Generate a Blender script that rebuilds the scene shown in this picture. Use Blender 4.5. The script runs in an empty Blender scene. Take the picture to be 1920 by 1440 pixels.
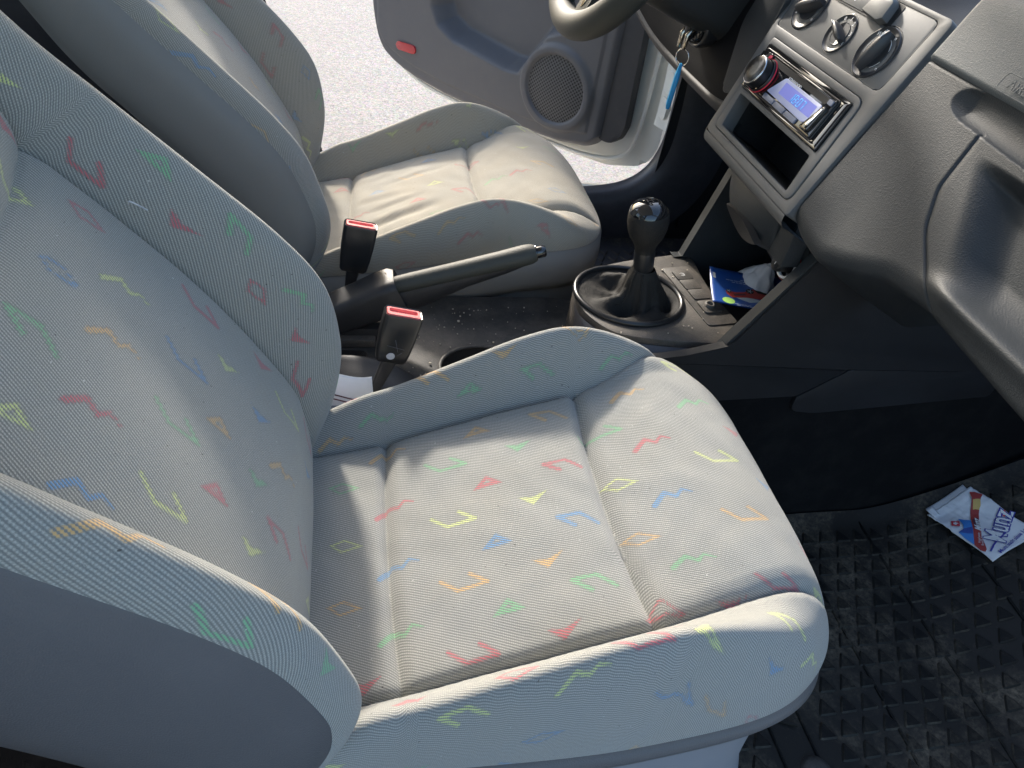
import bpy, bmesh, math, random
import numpy as np
from mathutils import Vector, Matrix

random.seed(7)
rng = np.random.default_rng(11)
scene = bpy.context.scene
COL = scene.collection

# ------------------------------------------------------------------ camera
# world axes: x = towards the front of the car, y = towards the driver side, z = up, cabin floor at z = 0
CAM = Vector((-0.388, -0.817, 0.915))
AX = Vector((0.97552515, -0.01316959, 0.21949316))
AY = Vector((-0.17276984, -0.66338127, 0.72806310))
AZ = Vector((0.13601936, -0.74816566, -0.64942042))
cam_d = bpy.data.cameras.new('camera')
cam_o = bpy.data.objects.new('camera', cam_d)
COL.objects.link(cam_o)
right = Vector((AX[0], AY[0], AZ[0])); down = Vector((AX[1], AY[1], AZ[1])); fwd = Vector((AX[2], AY[2], AZ[2]))
m = Matrix.Identity(4)
for r in range(3):
    m[r][0] = right[r]; m[r][1] = -down[r]; m[r][2] = -fwd[r]; m[r][3] = CAM[r]
cam_o.matrix_world = m
cam_d.sensor_width = 36.0
cam_d.lens = 36.0 * 1350.0 / 1920.0
cam_d.clip_start = 0.02
cam_d.clip_end = 200.0
scene.camera = cam_o

# ------------------------------------------------------------------ sky, sun, exposure
SUN_EL, SUN_AZ = math.radians(29.0), math.radians(98.0)      # azimuth measured from +x towards +y
w = bpy.data.worlds.new('World'); scene.world = w; w.use_nodes = True
nt = w.node_tree; nt.nodes.clear()
sky = nt.nodes.new('ShaderNodeTexSky'); sky.sky_type = 'NISHITA'; sky.sun_disc = False
sky.sun_elevation = SUN_EL; sky.sun_rotation = math.radians(90.0) - SUN_AZ
sky.air_density = 1.5; sky.dust_density = 5.0; sky.ozone_density = 4.0
bg = nt.nodes.new('ShaderNodeBackground'); bg.inputs[1].default_value = 0.15
wo = nt.nodes.new('ShaderNodeOutputWorld')
nt.links.new(sky.outputs[0], bg.inputs[0]); nt.links.new(bg.outputs[0], wo.inputs[0])
sd = bpy.data.lights.new('sun', 'SUN'); sd.energy = 2.0; sd.angle = math.radians(4.5); sd.color = (1.0, 0.93, 0.83)
so = bpy.data.objects.new('sun', sd); COL.objects.link(so)
sdir = Vector((math.cos(SUN_EL) * math.cos(SUN_AZ), math.cos(SUN_EL) * math.sin(SUN_AZ), math.sin(SUN_EL)))
so.rotation_euler = sdir.to_track_quat('Z', 'Y').to_euler()
so.location = sdir * 20
scene.view_settings.view_transform = 'Standard'
scene.view_settings.look = 'None'
scene.view_settings.gamma = 1.0
scene.view_settings.exposure = 1.62
scene.render.engine = 'CYCLES'
scene.cycles.max_bounces = 8
scene.cycles.diffuse_bounces = 5

# ------------------------------------------------------------------ helpers
def link(o, parent=None):
    COL.objects.link(o)
    if parent is not None:
        o.parent = parent
    return o

def tag(o, label=None, cat=None, group=None, kind=None):
    if label: o['label'] = label
    if cat: o['category'] = cat
    if group: o['group'] = group
    if kind: o['kind'] = kind
    return o

def thing(name, label, cat, loc=(0, 0, 0), group=None):
    o = bpy.data.objects.new(name, None)
    o.empty_display_size = 0.05
    o.location = loc
    COL.objects.link(o)
    return tag(o, label, cat, group)

def finish(name, bm, mat, parent=None, smooth=True, angle=None):
    me = bpy.data.meshes.new(name)
    bmesh.ops.recalc_face_normals(bm, faces=bm.faces[:])
    bm.to_mesh(me); bm.free()
    if smooth:
        me.polygons.foreach_set('use_smooth', [True] * len(me.polygons))
        if angle is not None:
            me.set_sharp_from_angle(angle=math.radians(angle))
    if mat is not None:
        me.materials.append(mat)
    o = bpy.data.objects.new(name, me)
    link(o, parent)
    if parent is not None:
        # geometry is authored in world space: bring it into the parent's space
        pm = Matrix.Translation(-Vector(parent_origin(parent)))
        me.transform(pm)
    return o

def parent_origin(p):
    v = Vector((0, 0, 0))
    while p is not None:
        v += p.location
        p = p.parent
    return v

def grid_obj(name, V, mat, parent=None, uv=None, col=None, mask=None, closed_u=False, closed_v=False, smooth=True, flip=False):
    """V: (n, m, 3) array -> quad sheet. mask: (n-1, m-1) bool of faces kept."""
    n, mm = V.shape[:2]
    idx = np.arange(n * mm).reshape(n, mm)
    I = np.concatenate([idx, idx[:1]], 0) if closed_u else idx
    I = np.concatenate([I, I[:, :1]], 1) if closed_v else I
    q = np.stack([I[:-1, :-1], I[1:, :-1], I[1:, 1:], I[:-1, 1:]], -1)
    if mask is not None:
        q = q[mask]
    q = q.reshape(-1, 4)
    if flip:
        q = q[:, ::-1]
    used = np.unique(q)
    remap = -np.ones(n * mm, dtype=np.int64); remap[used] = np.arange(len(used))
    q2 = remap[q]
    P = V.reshape(-1, 3)[used].astype(np.float32).copy()
    if parent is not None:
        P -= np.array(parent_origin(parent), dtype=np.float32)
    me = bpy.data.meshes.new(name)
    me.vertices.add(len(P)); me.vertices.foreach_set('co', P.ravel())
    me.loops.add(q2.size); me.loops.foreach_set('vertex_index', q2.ravel().astype(np.int32))
    me.polygons.add(len(q2)); me.polygons.foreach_set('loop_start', np.arange(0, q2.size, 4, dtype=np.int32))
    me.polygons.foreach_set('use_smooth', np.ones(len(q2), dtype=bool) if smooth else np.zeros(len(q2), dtype=bool))
    me.update(calc_edges=True)
    if uv is not None:
        l = me.uv_layers.new(name='UVMap')
        l.data.foreach_set('uv', uv.reshape(-1, 2)[q.ravel()].astype(np.float32).ravel())
    if col is not None:
        ca = me.color_attributes.new('motif', 'FLOAT_COLOR', 'POINT')
        ca.data.foreach_set('color', col.reshape(-1, 4)[used].astype(np.float32).ravel())
    if mat is not None:
        me.materials.append(mat)
    o = bpy.data.objects.new(name, me)
    return link(o, parent)

def crom(P, n, axis=0):
    """Catmull-Rom resample of control array P along axis to n samples."""
    P = np.moveaxis(np.asarray(P, float), axis, 0)
    k = len(P)
    if k == 2:
        t = np.linspace(0, 1, n)
        R = P[0] + (P[1] - P[0]) * t.reshape((-1,) + (1,) * (P.ndim - 1))
        return np.moveaxis(R, 0, axis)
    E = np.concatenate([2 * P[:1] - P[1:2], P, 2 * P[-1:] - P[-2:-1]], 0)
    t = np.linspace(0, k - 1, n); i = np.minimum(t.astype(int), k - 2)
    f = (t - i).reshape((-1,) + (1,) * (P.ndim - 1))
    a, b, c, d = E[i], E[i + 1], E[i + 2], E[i + 3]
    R = 0.5 * (2 * b + (c - a) * f + (2 * a - 5 * b + 4 * c - d) * f ** 2 + (3 * b - a - 3 * c + d) * f ** 3)
    return np.moveaxis(R, 0, axis)

def patch(name, ctrl, mat, parent=None, n=40, m_=40, uvscale=1.0, **k):
    V = crom(crom(np.array(ctrl, float), n, 0), m_, 1)
    du = np.concatenate([np.zeros((1, m_)), np.cumsum(np.linalg.norm(np.diff(V, axis=0), axis=2), 0)], 0)
    dv = np.concatenate([np.zeros((n, 1)), np.cumsum(np.linalg.norm(np.diff(V, axis=1), axis=2), 1)], 1)
    uv = np.stack([du, dv], -1) * uvscale
    return grid_obj(name, V, mat, parent, uv=uv, **k)

def thick(o, t, offset=-1.0, bevel=0.0):
    s = o.modifiers.new('solid', 'SOLIDIFY'); s.thickness = t; s.offset = offset
    if bevel:
        b = o.modifiers.new('bev', 'BEVEL'); b.width = bevel; b.segments = 2; b.limit_method = 'ANGLE'; b.angle_limit = math.radians(50)
    return o

def add_box(bm, c, s, M=None, bevel=0.0, seg=2):
    vs = [bm.verts.new((x * s[0] / 2, y * s[1] / 2, z * s[2] / 2)) for x in (-1, 1) for y in (-1, 1) for z in (-1, 1)]
    f = [bm.faces.new([vs[i] for i in q]) for q in ((0, 1, 3, 2), (4, 6, 7, 5), (0, 4, 5, 1), (2, 3, 7, 6), (0, 2, 6, 4), (1, 5, 7, 3))]
    if bevel:
        ed = set(e for q in f for e in q.edges)
        r = bmesh.ops.bevel(bm, geom=list(ed), offset=bevel, segments=seg, profile=0.6, affect='EDGES')
        vs = list(set(v for v in vs if v.is_valid) | set(r['verts']))
    T = Matrix.Translation(Vector(c))
    if M is not None:
        T = T @ M.to_4x4()
    bmesh.ops.transform(bm, matrix=T, verts=vs)
    return vs

def frame(o, ex, ey):
    """3x3 basis from two approximate axes."""
    ex = Vector(ex).normalized(); ez = ex.cross(Vector(ey)).normalized(); ey = ez.cross(ex)
    return Matrix((ex, ey, ez)).transposed()

def add_prism(bm, poly, z0, z1, T=None, bevel=0.0, seg=2):
    """poly: list of (x, y); extruded from z0 to z1; T a 4x4."""
    a = [bm.verts.new((p[0], p[1], z0)) for p in poly]; b = [bm.verts.new((p[0], p[1], z1)) for p in poly]
    fs = [bm.faces.new(a[::-1]), bm.faces.new(b)]
    n = len(poly)
    for i in range(n):
        fs.append(bm.faces.new((a[i], a[(i + 1) % n], b[(i + 1) % n], b[i])))
    vs = a + b
    if bevel:
        top = [e for e in fs[1].edges]
        r = bmesh.ops.bevel(bm, geom=top, offset=bevel, segments=seg, profile=0.6, affect='EDGES')
        vs = list(set(v for v in vs if v.is_valid) | set(r['verts']))
    if T is not None:
        bmesh.ops.transform(bm, matrix=T, verts=vs)
    return vs

def rrect(w, h, r, n=5, cx=0, cy=0):
    pts = []
    for sx, sy, a0 in ((1, 1, 0), (-1, 1, 90), (-1, -1, 180), (1, -1, 270)):
        for i in range(n + 1):
            a = math.radians(a0 + 90.0 * i / n)
            pts.append((cx + sx * (w / 2 - r) + r * math.cos(a), cy + sy * (h / 2 - r) + r * math.sin(a)))
    return pts

def round_poly(pts, r, n=4):
    """round the corners of a 2-D polygon"""
    out = []
    k = len(pts)
    rr = r if isinstance(r, (list, tuple)) else [r] * k
    for i in range(k):
        p0, p1, p2 = (Vector(pts[i - 1]), Vector(pts[i]), Vector(pts[(i + 1) % k]))
        d0 = (p0 - p1); d2 = (p2 - p1)
        q = min(rr[i], d0.length * 0.45, d2.length * 0.45)
        a = p1 + d0.normalized() * q; b = p1 + d2.normalized() * q
        for j in range(n + 1):
            t = j / n
            out.append(tuple(a * (1 - t) ** 2 + p1 * 2 * t * (1 - t) + b * t * t))
    return out

def add_lathe(bm, prof, T=None, n=32, sx=1.0, sy=1.0):
    """prof: list of (r, z)"""
    rings = []
    vs = []
    for r, z in prof:
        if r < 1e-6:
            v = bm.verts.new((0, 0, z)); rings.append([v]); vs.append(v)
        else:
            g = [bm.verts.new((r * sx * math.cos(2 * math.pi * i / n), r * sy * math.sin(2 * math.pi * i / n), z)) for i in range(n)]
            rings.append(g); vs += g
    for a, b in zip(rings[:-1], rings[1:]):
        for i in range(n):
            j = (i + 1) % n
            if len(a) == 1 and len(b) == 1: continue
            if len(a) == 1: bm.faces.new((a[0], b[i], b[j]))
            elif len(b) == 1: bm.faces.new((a[i], b[0], a[j]))
            else: bm.faces.new((a[i], b[i], b[j], a[j]))
    if T is not None:
        bmesh.ops.transform(bm, matrix=T, verts=vs)
    return vs

def add_loft(bm, sections, cap=True, closed=True):
    rings = [[bm.verts.new(p) for p in s] for s in sections]
    n = len(rings[0])
    for a, b in zip(rings[:-1], rings[1:]):
        for i in range(n if closed else n - 1):
            j = (i + 1) % n
            bm.faces.new((a[i], a[j], b[j], b[i]))
    if cap and closed:
        bm.faces.new(rings[0][::-1]); bm.faces.new(rings[-1])
    return rings

def add_tube(bm, pts, rad, n=10, up=(0, 0, 1), closed=False, ell=1.0):
    pts = [Vector(p) for p in pts]
    k = len(pts)
    R = rad if isinstance(rad, (list, tuple, np.ndarray)) else [rad] * k
    secs = []
    for i, p in enumerate(pts):
        if closed: t = pts[(i + 1) % k] - pts[i - 1]
        else: t = pts[min(i + 1, k - 1)] - pts[max(i - 1, 0)]
        t.normalize()
        s = t.cross(Vector(up))
        if s.length < 1e-4: s = t.cross(Vector((1, 0, 0)))
        s.normalize(); u = s.cross(t)
        secs.append([p + (s * math.cos(2 * math.pi * j / n) * ell + u * math.sin(2 * math.pi * j / n)) * R[i] for j in range(n)])
    if closed:
        secs.append(secs[0][:])
    r = add_loft(bm, secs, cap=not closed)
    if closed:
        bmesh.ops.remove_doubles(bm, verts=[v for q in r for v in q], dist=1e-6)
    return r

def place(c, ex, ey):
    M = frame(None, ex, ey).to_4x4()
    M.translation = Vector(c)
    return M

def text_obj(name, s, size, T, mat, parent, extr=0.0002, bold=0.0, align='CENTER', shear=0.0):
    cu = bpy.data.curves.new(name, 'FONT'); cu.body = s; cu.size = size; cu.extrude = extr; cu.offset = bold
    cu.align_x = align; cu.align_y = 'CENTER'; cu.resolution_u = 3; cu.shear = shear
    tmp = bpy.data.objects.new('t', cu); COL.objects.link(tmp)
    dg = bpy.context.evaluated_depsgraph_get()
    me = bpy.data.meshes.new_from_object(tmp.evaluated_get(dg))
    bpy.data.objects.remove(tmp); bpy.data.curves.remove(cu)
    me.name = name
    me.transform(T)
    if parent is not None:
        me.transform(Matrix.Translation(-parent_origin(parent)))
    me.materials.clear(); me.materials.append(mat)
    o = bpy.data.objects.new(name, me)
    return link(o, parent)

def V3(*p): return np.array(p, float)
def sstep(a, b, x):
    t = np.clip((x - a) / (b - a), 0, 1); return t * t * (3 - 2 * t)
# ------------------------------------------------------------------ materials
def mat_new(name):
    m = bpy.data.materials.new(name); m.use_nodes = True
    nt = m.node_tree; b = nt.nodes['Principled BSDF']
    return m, nt, b
def nd(nt, t, **k):
    n = nt.nodes.new(t)
    for a, v in k.items(): setattr(n, a, v)
    return n
def setv(n, i, v): n.inputs[i].default_value = v
def rgba(c): return (c[0], c[1], c[2], 1.0)
def math_n(nt, op, a, b=None, clamp=False):
    n = nd(nt, 'ShaderNodeMath', operation=op); n.use_clamp = clamp
    for i, v in enumerate((a, b)):
        if v is None: continue
        if isinstance(v, (int, float)): n.inputs[i].default_value = v
        else: nt.links.new(v, n.inputs[i])
    return n.outputs[0]
def mixc(nt, f, a, b, mode='MIX'):
    n = nd(nt, 'ShaderNodeMix', data_type='RGBA', blend_type=mode)
    for i, v in ((0, f), (6, a), (7, b)):
        if isinstance(v, (int, float)): n.inputs[i].default_value = v
        elif isinstance(v, tuple): n.inputs[i].default_value = rgba(v)
        else: nt.links.new(v, n.inputs[i])
    return n.outputs[2]
def ramp(nt, x, stops):
    n = nd(nt, 'ShaderNodeValToRGB')
    while len(n.color_ramp.elements) < len(stops): n.color_ramp.elements.new(0.5)
    for e, (p, c) in zip(n.color_ramp.elements, stops):
        e.position = p; e.color = rgba(c) if isinstance(c, tuple) else (c, c, c, 1)
    nt.links.new(x, n.inputs[0]); return n.outputs[0]
def noise(nt, scale, detail=3, rough=0.55, vec=None):
    n = nd(nt, 'ShaderNodeTexNoise'); setv(n, 'Scale', scale); setv(n, 'Detail', detail); setv(n, 'Roughness', rough)
    if vec is not None: nt.links.new(vec, n.inputs['Vector'])
    return n.outputs[0]
def objco(nt): return nd(nt, 'ShaderNodeNewGeometry').outputs['Position']

def plastic(name, col, rough=0.5, grain=900.0, bump=0.25, dust=0.0, dustcol=(0.30, 0.27, 0.23), dscale=14.0, spec=0.4, voro=True, var=0.12, scratch=0.0):
    """grained interior plastic with optional dust"""
    m, nt, b = mat_new(name)
    oc = objco(nt)
    nz = noise(nt, 6.0, 4, 0.6, oc)
    c = mixc(nt, nz, tuple(x * (1 - var) for x in col), tuple(x * (1 + var) for x in col))
    if dust > 0:
        dn = noise(nt, dscale, 6, 0.7, oc)
        f1 = ramp(nt, dn, [(0.45, 0.0), (0.75, 1.0)])
        sp = noise(nt, 420.0, 2, 0.6, oc)
        f2 = ramp(nt, sp, [(0.62, 0.0), (0.72, 1.0)])
        f = math_n(nt, 'MULTIPLY', math_n(nt, 'ADD', math_n(nt, 'MULTIPLY', f1, 0.7), math_n(nt, 'MULTIPLY', f2, 0.5)), dust, True)
        c = mixc(nt, f, c, dustcol)
    nt.links.new(c, b.inputs['Base Color'])
    r = math_n(nt, 'ADD', math_n(nt, 'MULTIPLY', nz, 0.14), rough - 0.07)
    nt.links.new(r, b.inputs['Roughness'])
    setv(b, 'Specular IOR Level', spec)
    if bump > 0:
        if voro:
            v = nd(nt, 'ShaderNodeTexVoronoi'); setv(v, 'Scale', grain); nt.links.new(oc, v.inputs['Vector']); h = v.outputs['Distance']
        else:
            h = noise(nt, grain, 2, 0.5, oc)
        bp = nd(nt, 'ShaderNodeBump'); setv(bp, 'Strength', bump); setv(bp, 'Distance', 0.0006)
        nt.links.new(h, bp.inputs['Height']); nt.links.new(bp.outputs[0], b.inputs['Normal'])
    return m

def simple(name, col, rough=0.4, metal=0.0, spec=0.5, emit=None, estr=1.0, coat=0.0, trans=0.0, var=0.0, vscale=40.0):
    m, nt, b = mat_new(name)
    setv(b, 'Base Color', rgba(col)); setv(b, 'Roughness', rough); setv(b, 'Metallic', metal); setv(b, 'Specular IOR Level', spec)
    if var > 0:
        nz = noise(nt, vscale, 4, 0.65, objco(nt))
        nt.links.new(mixc(nt, nz, tuple(x * (1 - var) for x in col), tuple(min(1, x * (1 + var)) for x in col)), b.inputs['Base Color'])
    setv(b, 'Coat Weight', coat)
    setv(b, 'Transmission Weight', trans)
    if emit:
        setv(b, 'Emission Color', rgba(emit)); setv(b, 'Emission Strength', estr)
    return m

def fabric(name, light, dark, stain=(0.33, 0.29, 0.20), stain_amt=0.15, period=0.0023, ang=28.0, sharp=1.0):
    """woven twill: diagonal ribs and thread dots in uv metres, motif colours from the weave attribute"""
    m, nt, b = mat_new(name)
    uv = nd(nt, 'ShaderNodeUVMap'); uv.uv_map = 'UVMap'
    mp = nd(nt, 'ShaderNodeMapping'); mp.inputs['Rotation'].default_value = (0, 0, math.radians(ang))
    nt.links.new(uv.outputs[0], mp.inputs[0])
    sep = nd(nt, 'ShaderNodeSeparateXYZ'); nt.links.new(mp.outputs[0], sep.inputs[0])
    wob = noise(nt, 900.0, 2, 0.5, uv.outputs[0])
    k = 2 * math.pi / period
    yy = math_n(nt, 'ADD', math_n(nt, 'MULTIPLY', sep.outputs[1], k), math_n(nt, 'MULTIPLY', wob, 1.6))
    rib = math_n(nt, 'ADD', math_n(nt, 'MULTIPLY', math_n(nt, 'SINE', yy), 0.5), 0.5)
    xx = math_n(nt, 'ADD', math_n(nt, 'MULTIPLY', sep.outputs[0], k * 1.25), math_n(nt, 'MULTIPLY', sep.outputs[1], k * 0.5))
    thr = math_n(nt, 'ADD', math_n(nt, 'MULTIPLY', math_n(nt, 'SINE', xx), 0.5), 0.5)
    fz = noise(nt, 2600.0, 2, 0.6, uv.outputs[0])
    f = math_n(nt, 'ADD', math_n(nt, 'MULTIPLY', rib, 0.52 * sharp), math_n(nt, 'MULTIPLY', math_n(nt, 'MULTIPLY', rib, thr), 0.45))
    fm = noise(nt, 1000.0, 2, 0.6, uv.outputs[0])
    f = math_n(nt, 'ADD', f, math_n(nt, 'MULTIPLY', math_n(nt, 'SUBTRACT', fm, 0.5), 0.9))
    f = math_n(nt, 'ADD', f, math_n(nt, 'MULTIPLY', math_n(nt, 'SUBTRACT', fz, 0.5), 1.1), True)
    base = mixc(nt, f, dark, light)
    # wear and stains with shapes of their own
    st = noise(nt, 9.0, 5, 0.6, uv.outputs[0])
    base = mixc(nt, math_n(nt, 'MULTIPLY', ramp(nt, st, [(0.42, 0.0), (0.78, 1.0)]), stain_amt), base, stain)
    spk = noise(nt, 260.0, 1, 0.4, uv.outputs[0])
    base = mixc(nt, ramp(nt, spk, [(0.775, 0.0), (0.795, 0.7)]), base, (0.05, 0.045, 0.04))
    base = mixc(nt, ramp(nt, spk, [(0.185, 0.6), (0.205, 0.0)]), base, (0.72, 0.70, 0.66))
    at = nd(nt, 'ShaderNodeAttribute'); at.attribute_name = 'motif'
    dots = ramp(nt, math_n(nt, 'ADD', math_n(nt, 'MULTIPLY', rib, 0.65), math_n(nt, 'MULTIPLY', thr, 0.35)), [(0.34, 0.06), (0.56, 1.0)])
    mk = math_n(nt, 'MULTIPLY', at.outputs['Alpha'], dots, True)
    colr = mixc(nt, mk, base, at.outputs['Color'])
    nt.links.new(colr, b.inputs['Base Color'])
    setv(b, 'Roughness', 0.95); setv(b, 'Specular IOR Level', 0.1); setv(b, 'Sheen Weight', 0.25); setv(b, 'Sheen Roughness', 0.5)
    bp = nd(nt, 'ShaderNodeBump'); setv(bp, 'Strength', 0.45); setv(bp, 'Distance', 0.0007)
    nt.links.new(f, bp.inputs['Height']); nt.links.new(bp.outputs[0], b.inputs['Normal'])
    return m

M = {}
M['fabric'] = fabric('seat_fabric', (0.465, 0.458, 0.42), (0.195, 0.20, 0.193))
M['fabric_back'] = fabric('seat_fabric_back', (0.475, 0.468, 0.42), (0.185, 0.19, 0.182))
M['fabric_worn'] = fabric('seat_fabric_worn', (0.54, 0.50, 0.42), (0.26, 0.245, 0.21), stain=(0.44, 0.36, 0.25), stain_amt=0.35, sharp=0.7)
M['fabric_worn_back'] = fabric('seat_fabric_worn_back', (0.49, 0.475, 0.43), (0.22, 0.215, 0.20), stain_amt=0.2, sharp=0.8)
M['vinyl'] = plastic('grey_vinyl', (0.108, 0.106, 0.110), 0.45, 900, 0.35, var=0.12, dust=0.06, dustcol=(0.3, 0.29, 0.28), dscale=9)
M['vinyl_warm'] = plastic('warm_grey_vinyl', (0.21, 0.203, 0.190), 0.55, 1300, 0.18, var=0.08)
M['base'] = plastic('pale_grey_base_plastic', (0.25, 0.26, 0.29), 0.5, 900, 0.2, var=0.08, dust=0.15, dustcol=(0.4, 0.38, 0.36))
M['base2'] = plastic('grey_base_plastic', (0.17, 0.17, 0.16), 0.55, 900, 0.2, dust=0.2)
M['dash'] = plastic('dark_dash_plastic', (0.026, 0.0300, 0.0335), 0.55, 700, 0.32, var=0.1, dust=0.10, dustcol=(0.22, 0.22, 0.22), dscale=5)
M['facia'] = plastic('grey_facia_plastic', (0.115, 0.117, 0.117), 0.5, 2200, 0.06, var=0.05, dust=0.06)
M['black'] = plastic('black_plastic', (0.022, 0.022, 0.024), 0.45, 1100, 0.3, dust=0.12, dustcol=(0.15, 0.145, 0.14))
M['blackdirty'] = plastic('dusty_black_plastic', (0.035, 0.034, 0.033), 0.5, 800, 0.5, dust=0.55, dustcol=(0.20, 0.175, 0.15), dscale=22)
M['console'] = plastic('console_plastic', (0.072, 0.066, 0.060), 0.48, 650, 0.6, dust=0.45, dustcol=(0.26, 0.215, 0.175), dscale=30)
M['sideblack'] = plastic('side_panel_black', (0.018, 0.018, 0.020), 0.5, 900, 0.3, dust=0.10, dustcol=(0.10, 0.10, 0.10), dscale=8)
M['carpet'] = plastic('black_carpet', (0.012, 0.012, 0.013), 0.95, 1500, 0.9, dust=0.2, dustcol=(0.07, 0.065, 0.06), dscale=20, spec=0.05)
M['sill'] = plastic('sill_plastic', (0.055, 0.055, 0.063), 0.36, 700, 0.12, dust=0.22, dustcol=(0.20, 0.20, 0.22), dscale=12)
M['door'] = plastic('grey_door_plastic', (0.115, 0.113, 0.120), 0.5, 900, 0.25, dust=0.08, var=0.06)
M['doordark'] = plastic('dark_door_plastic', (0.045, 0.045, 0.05), 0.5, 900, 0.25, dust=0.1)
M['kick'] = plastic('grey_kick_plastic', (0.12, 0.118, 0.135), 0.5, 900, 0.25, dust=0.12)
M['gloss'] = simple('gloss_black', (0.012, 0.012, 0.013), 0.06, spec=0.6, coat=0.5)
M['satin'] = simple('satin_black', (0.02, 0.02, 0.021), 0.28, spec=0.5, var=0.2)
M['knobgrey'] = plastic('knob_plastic', (0.045, 0.044, 0.046), 0.32, 2000, 0.05, var=0.05)
M['dial'] = simple('dial_black', (0.035, 0.036, 0.04), 0.28, var=0.1)
M['chrome'] = simple('chrome', (0.75, 0.74, 0.72), 0.12, 1.0)
M['steel'] = simple('key_steel', (0.62, 0.57, 0.48), 0.25, 1.0)
M['white_mark'] = simple('white_print', (0.75, 0.75, 0.75), 0.6)
M['red'] = simple('buckle_red', (0.70, 0.17, 0.165), 0.42, var=0.15)
M['reflector'] = simple('reflector_red', (0.42, 0.03, 0.035), 0.15, coat=0.6, var=0.1)
M['blue_tag'] = simple('blue_key_tag', (0.0, 0.26, 0.55), 0.3, var=0.08)
M['paper'] = simple('white_paper', (0.72, 0.72, 0.74), 0.8, var=0.08, vscale=60)
M['tissue'] = simple('white_tissue', (0.66, 0.66, 0.68), 0.9, var=0.10, vscale=90)
M['carwhite'] = simple('white_car_paint', (0.80, 0.79, 0.74), 0.3, coat=0.4, var=0.06, vscale=12)
M['leather'] = plastic('gaiter_leather', (0.020, 0.019, 0.018), 0.68, 700, 0.8, spec=0.25, dust=0.15, dustcol=(0.12, 0.10, 0.08), dscale=60)
M['rim'] = plastic('steering_rim', (0.046, 0.047, 0.040), 0.58, 1000, 0.35, var=0.06)
M['belt'] = simple('belt_webbing', (0.02, 0.02, 0.024), 0.8)
M['crumb'] = simple('crumb', (0.45, 0.40, 0.33), 0.9, var=0.3)

def mat_asphalt():
    m, nt, b = mat_new('asphalt'); oc = objco(nt)
    v = nd(nt, 'ShaderNodeTexVoronoi'); setv(v, 'Scale', 85.0); nt.links.new(oc, v.inputs['Vector'])
    n1 = noise(nt, 130.0, 5, 0.75, oc); n2 = noise(nt, 1.8, 4, 0.6, oc)
    c = ramp(nt, n1, [(0.28, (0.10, 0.085, 0.075)), (0.48, (0.30, 0.262, 0.238)), (0.72, (0.47, 0.425, 0.39))])
    c = mixc(nt, 0.35, c, v.outputs['Color'], 'SOFT_LIGHT')
    hs = nd(nt, 'ShaderNodeHueSaturation'); setv(hs, 'Saturation', 0.45); nt.links.new(c, hs.inputs['Color'])
    c = mixc(nt, ramp(nt, n2, [(0.3, 0.0), (0.7, 0.35)]), hs.outputs[0], (0.27, 0.235, 0.213))
    nt.links.new(c, b.inputs['Base Color']); setv(b, 'Roughness', 0.9); setv(b, 'Specular IOR Level', 0.15)
    bp = nd(nt, 'ShaderNodeBump'); setv(bp, 'Strength', 0.9); setv(bp, 'Distance', 0.006)
    nt.links.new(n1, bp.inputs['Height']); nt.links.new(bp.outputs[0], b.inputs['Normal'])
    return m
M['asphalt'] = mat_asphalt()

def mat_rubber(name, col, dustamt, dscale=9.0, dustcol=(0.17, 0.15, 0.12), lo=0.50):
    m, nt, b = mat_new(name); oc = objco(nt)
    n1 = noise(nt, dscale, 7, 0.72, oc); n2 = noise(nt, 160.0, 4, 0.7, oc); n3 = noise(nt, 600.0, 2, 0.6, oc)
    f = math_n(nt, 'MULTIPLY', ramp(nt, n1, [(lo, 0.0), (lo + 0.2, 1.0)]), ramp(nt, n2, [(0.35, 0.1), (0.65, 1.0)]))
    f = math_n(nt, 'MULTIPLY', math_n(nt, 'ADD', f, math_n(nt, 'MULTIPLY', ramp(nt, n3, [(0.66, 0.0), (0.74, 1.0)]), 0.35)), dustamt, True)
    nt.links.new(mixc(nt, f, col, dustcol), b.inputs['Base Color'])
    nt.links.new(math_n(nt, 'ADD', math_n(nt, 'MULTIPLY', f, 0.35), 0.50), b.inputs['Roughness'])
    setv(b, 'Specular IOR Level', 0.12)
    bp = nd(nt, 'ShaderNodeBump'); setv(bp, 'Strength', 0.5); setv(bp, 'Distance', 0.001)
    nt.links.new(n2, bp.inputs['Height']); nt.links.new(bp.outputs[0], b.inputs['Normal'])
    return m
M['mat'] = mat_rubber('rubber_mat', (0.024, 0.022, 0.020), 0.8, 7.0, (0.20, 0.165, 0.12), 0.47)
M['mat_tri'] = mat_rubber('rubber_mat_raised', (0.009, 0.009, 0.009), 0.45, 7.0, (0.18, 0.15, 0.11), 0.45)
M['mat_d'] = mat_rubber('rubber_mat_driver', (0.035, 0.036, 0.042), 0.6, 14.0)
M['pad'] = plastic('grey_pad_plastic', (0.088, 0.100, 0.106), 0.5, 750, 0.3, var=0.06, dust=0.06)
M['slate'] = plastic('slate_plastic', (0.16, 0.19, 0.24), 0.45, 1500, 0.06, var=0.05)
M['shroud'] = plastic('column_shroud', (0.020, 0.021, 0.021), 0.5, 900, 0.3)
M['void'] = simple('slot_void', (0.008, 0.008, 0.008), 0.7)
M['lcd'] = simple('lcd_glass', (0.42, 0.45, 0.60), 0.3, emit=(0.2, 0.22, 0.42), estr=0.10, var=0.12, vscale=900)
M['lcd_lit'] = simple('lcd_backlight', (0.20, 0.22, 0.55), 0.35, emit=(0.13, 0.16, 0.85), estr=0.10)
M['digits'] = simple('lcd_digits', (0.2, 0.5, 0.8), 0.4, emit=(0.10, 0.45, 0.9), estr=0.2)
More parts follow.
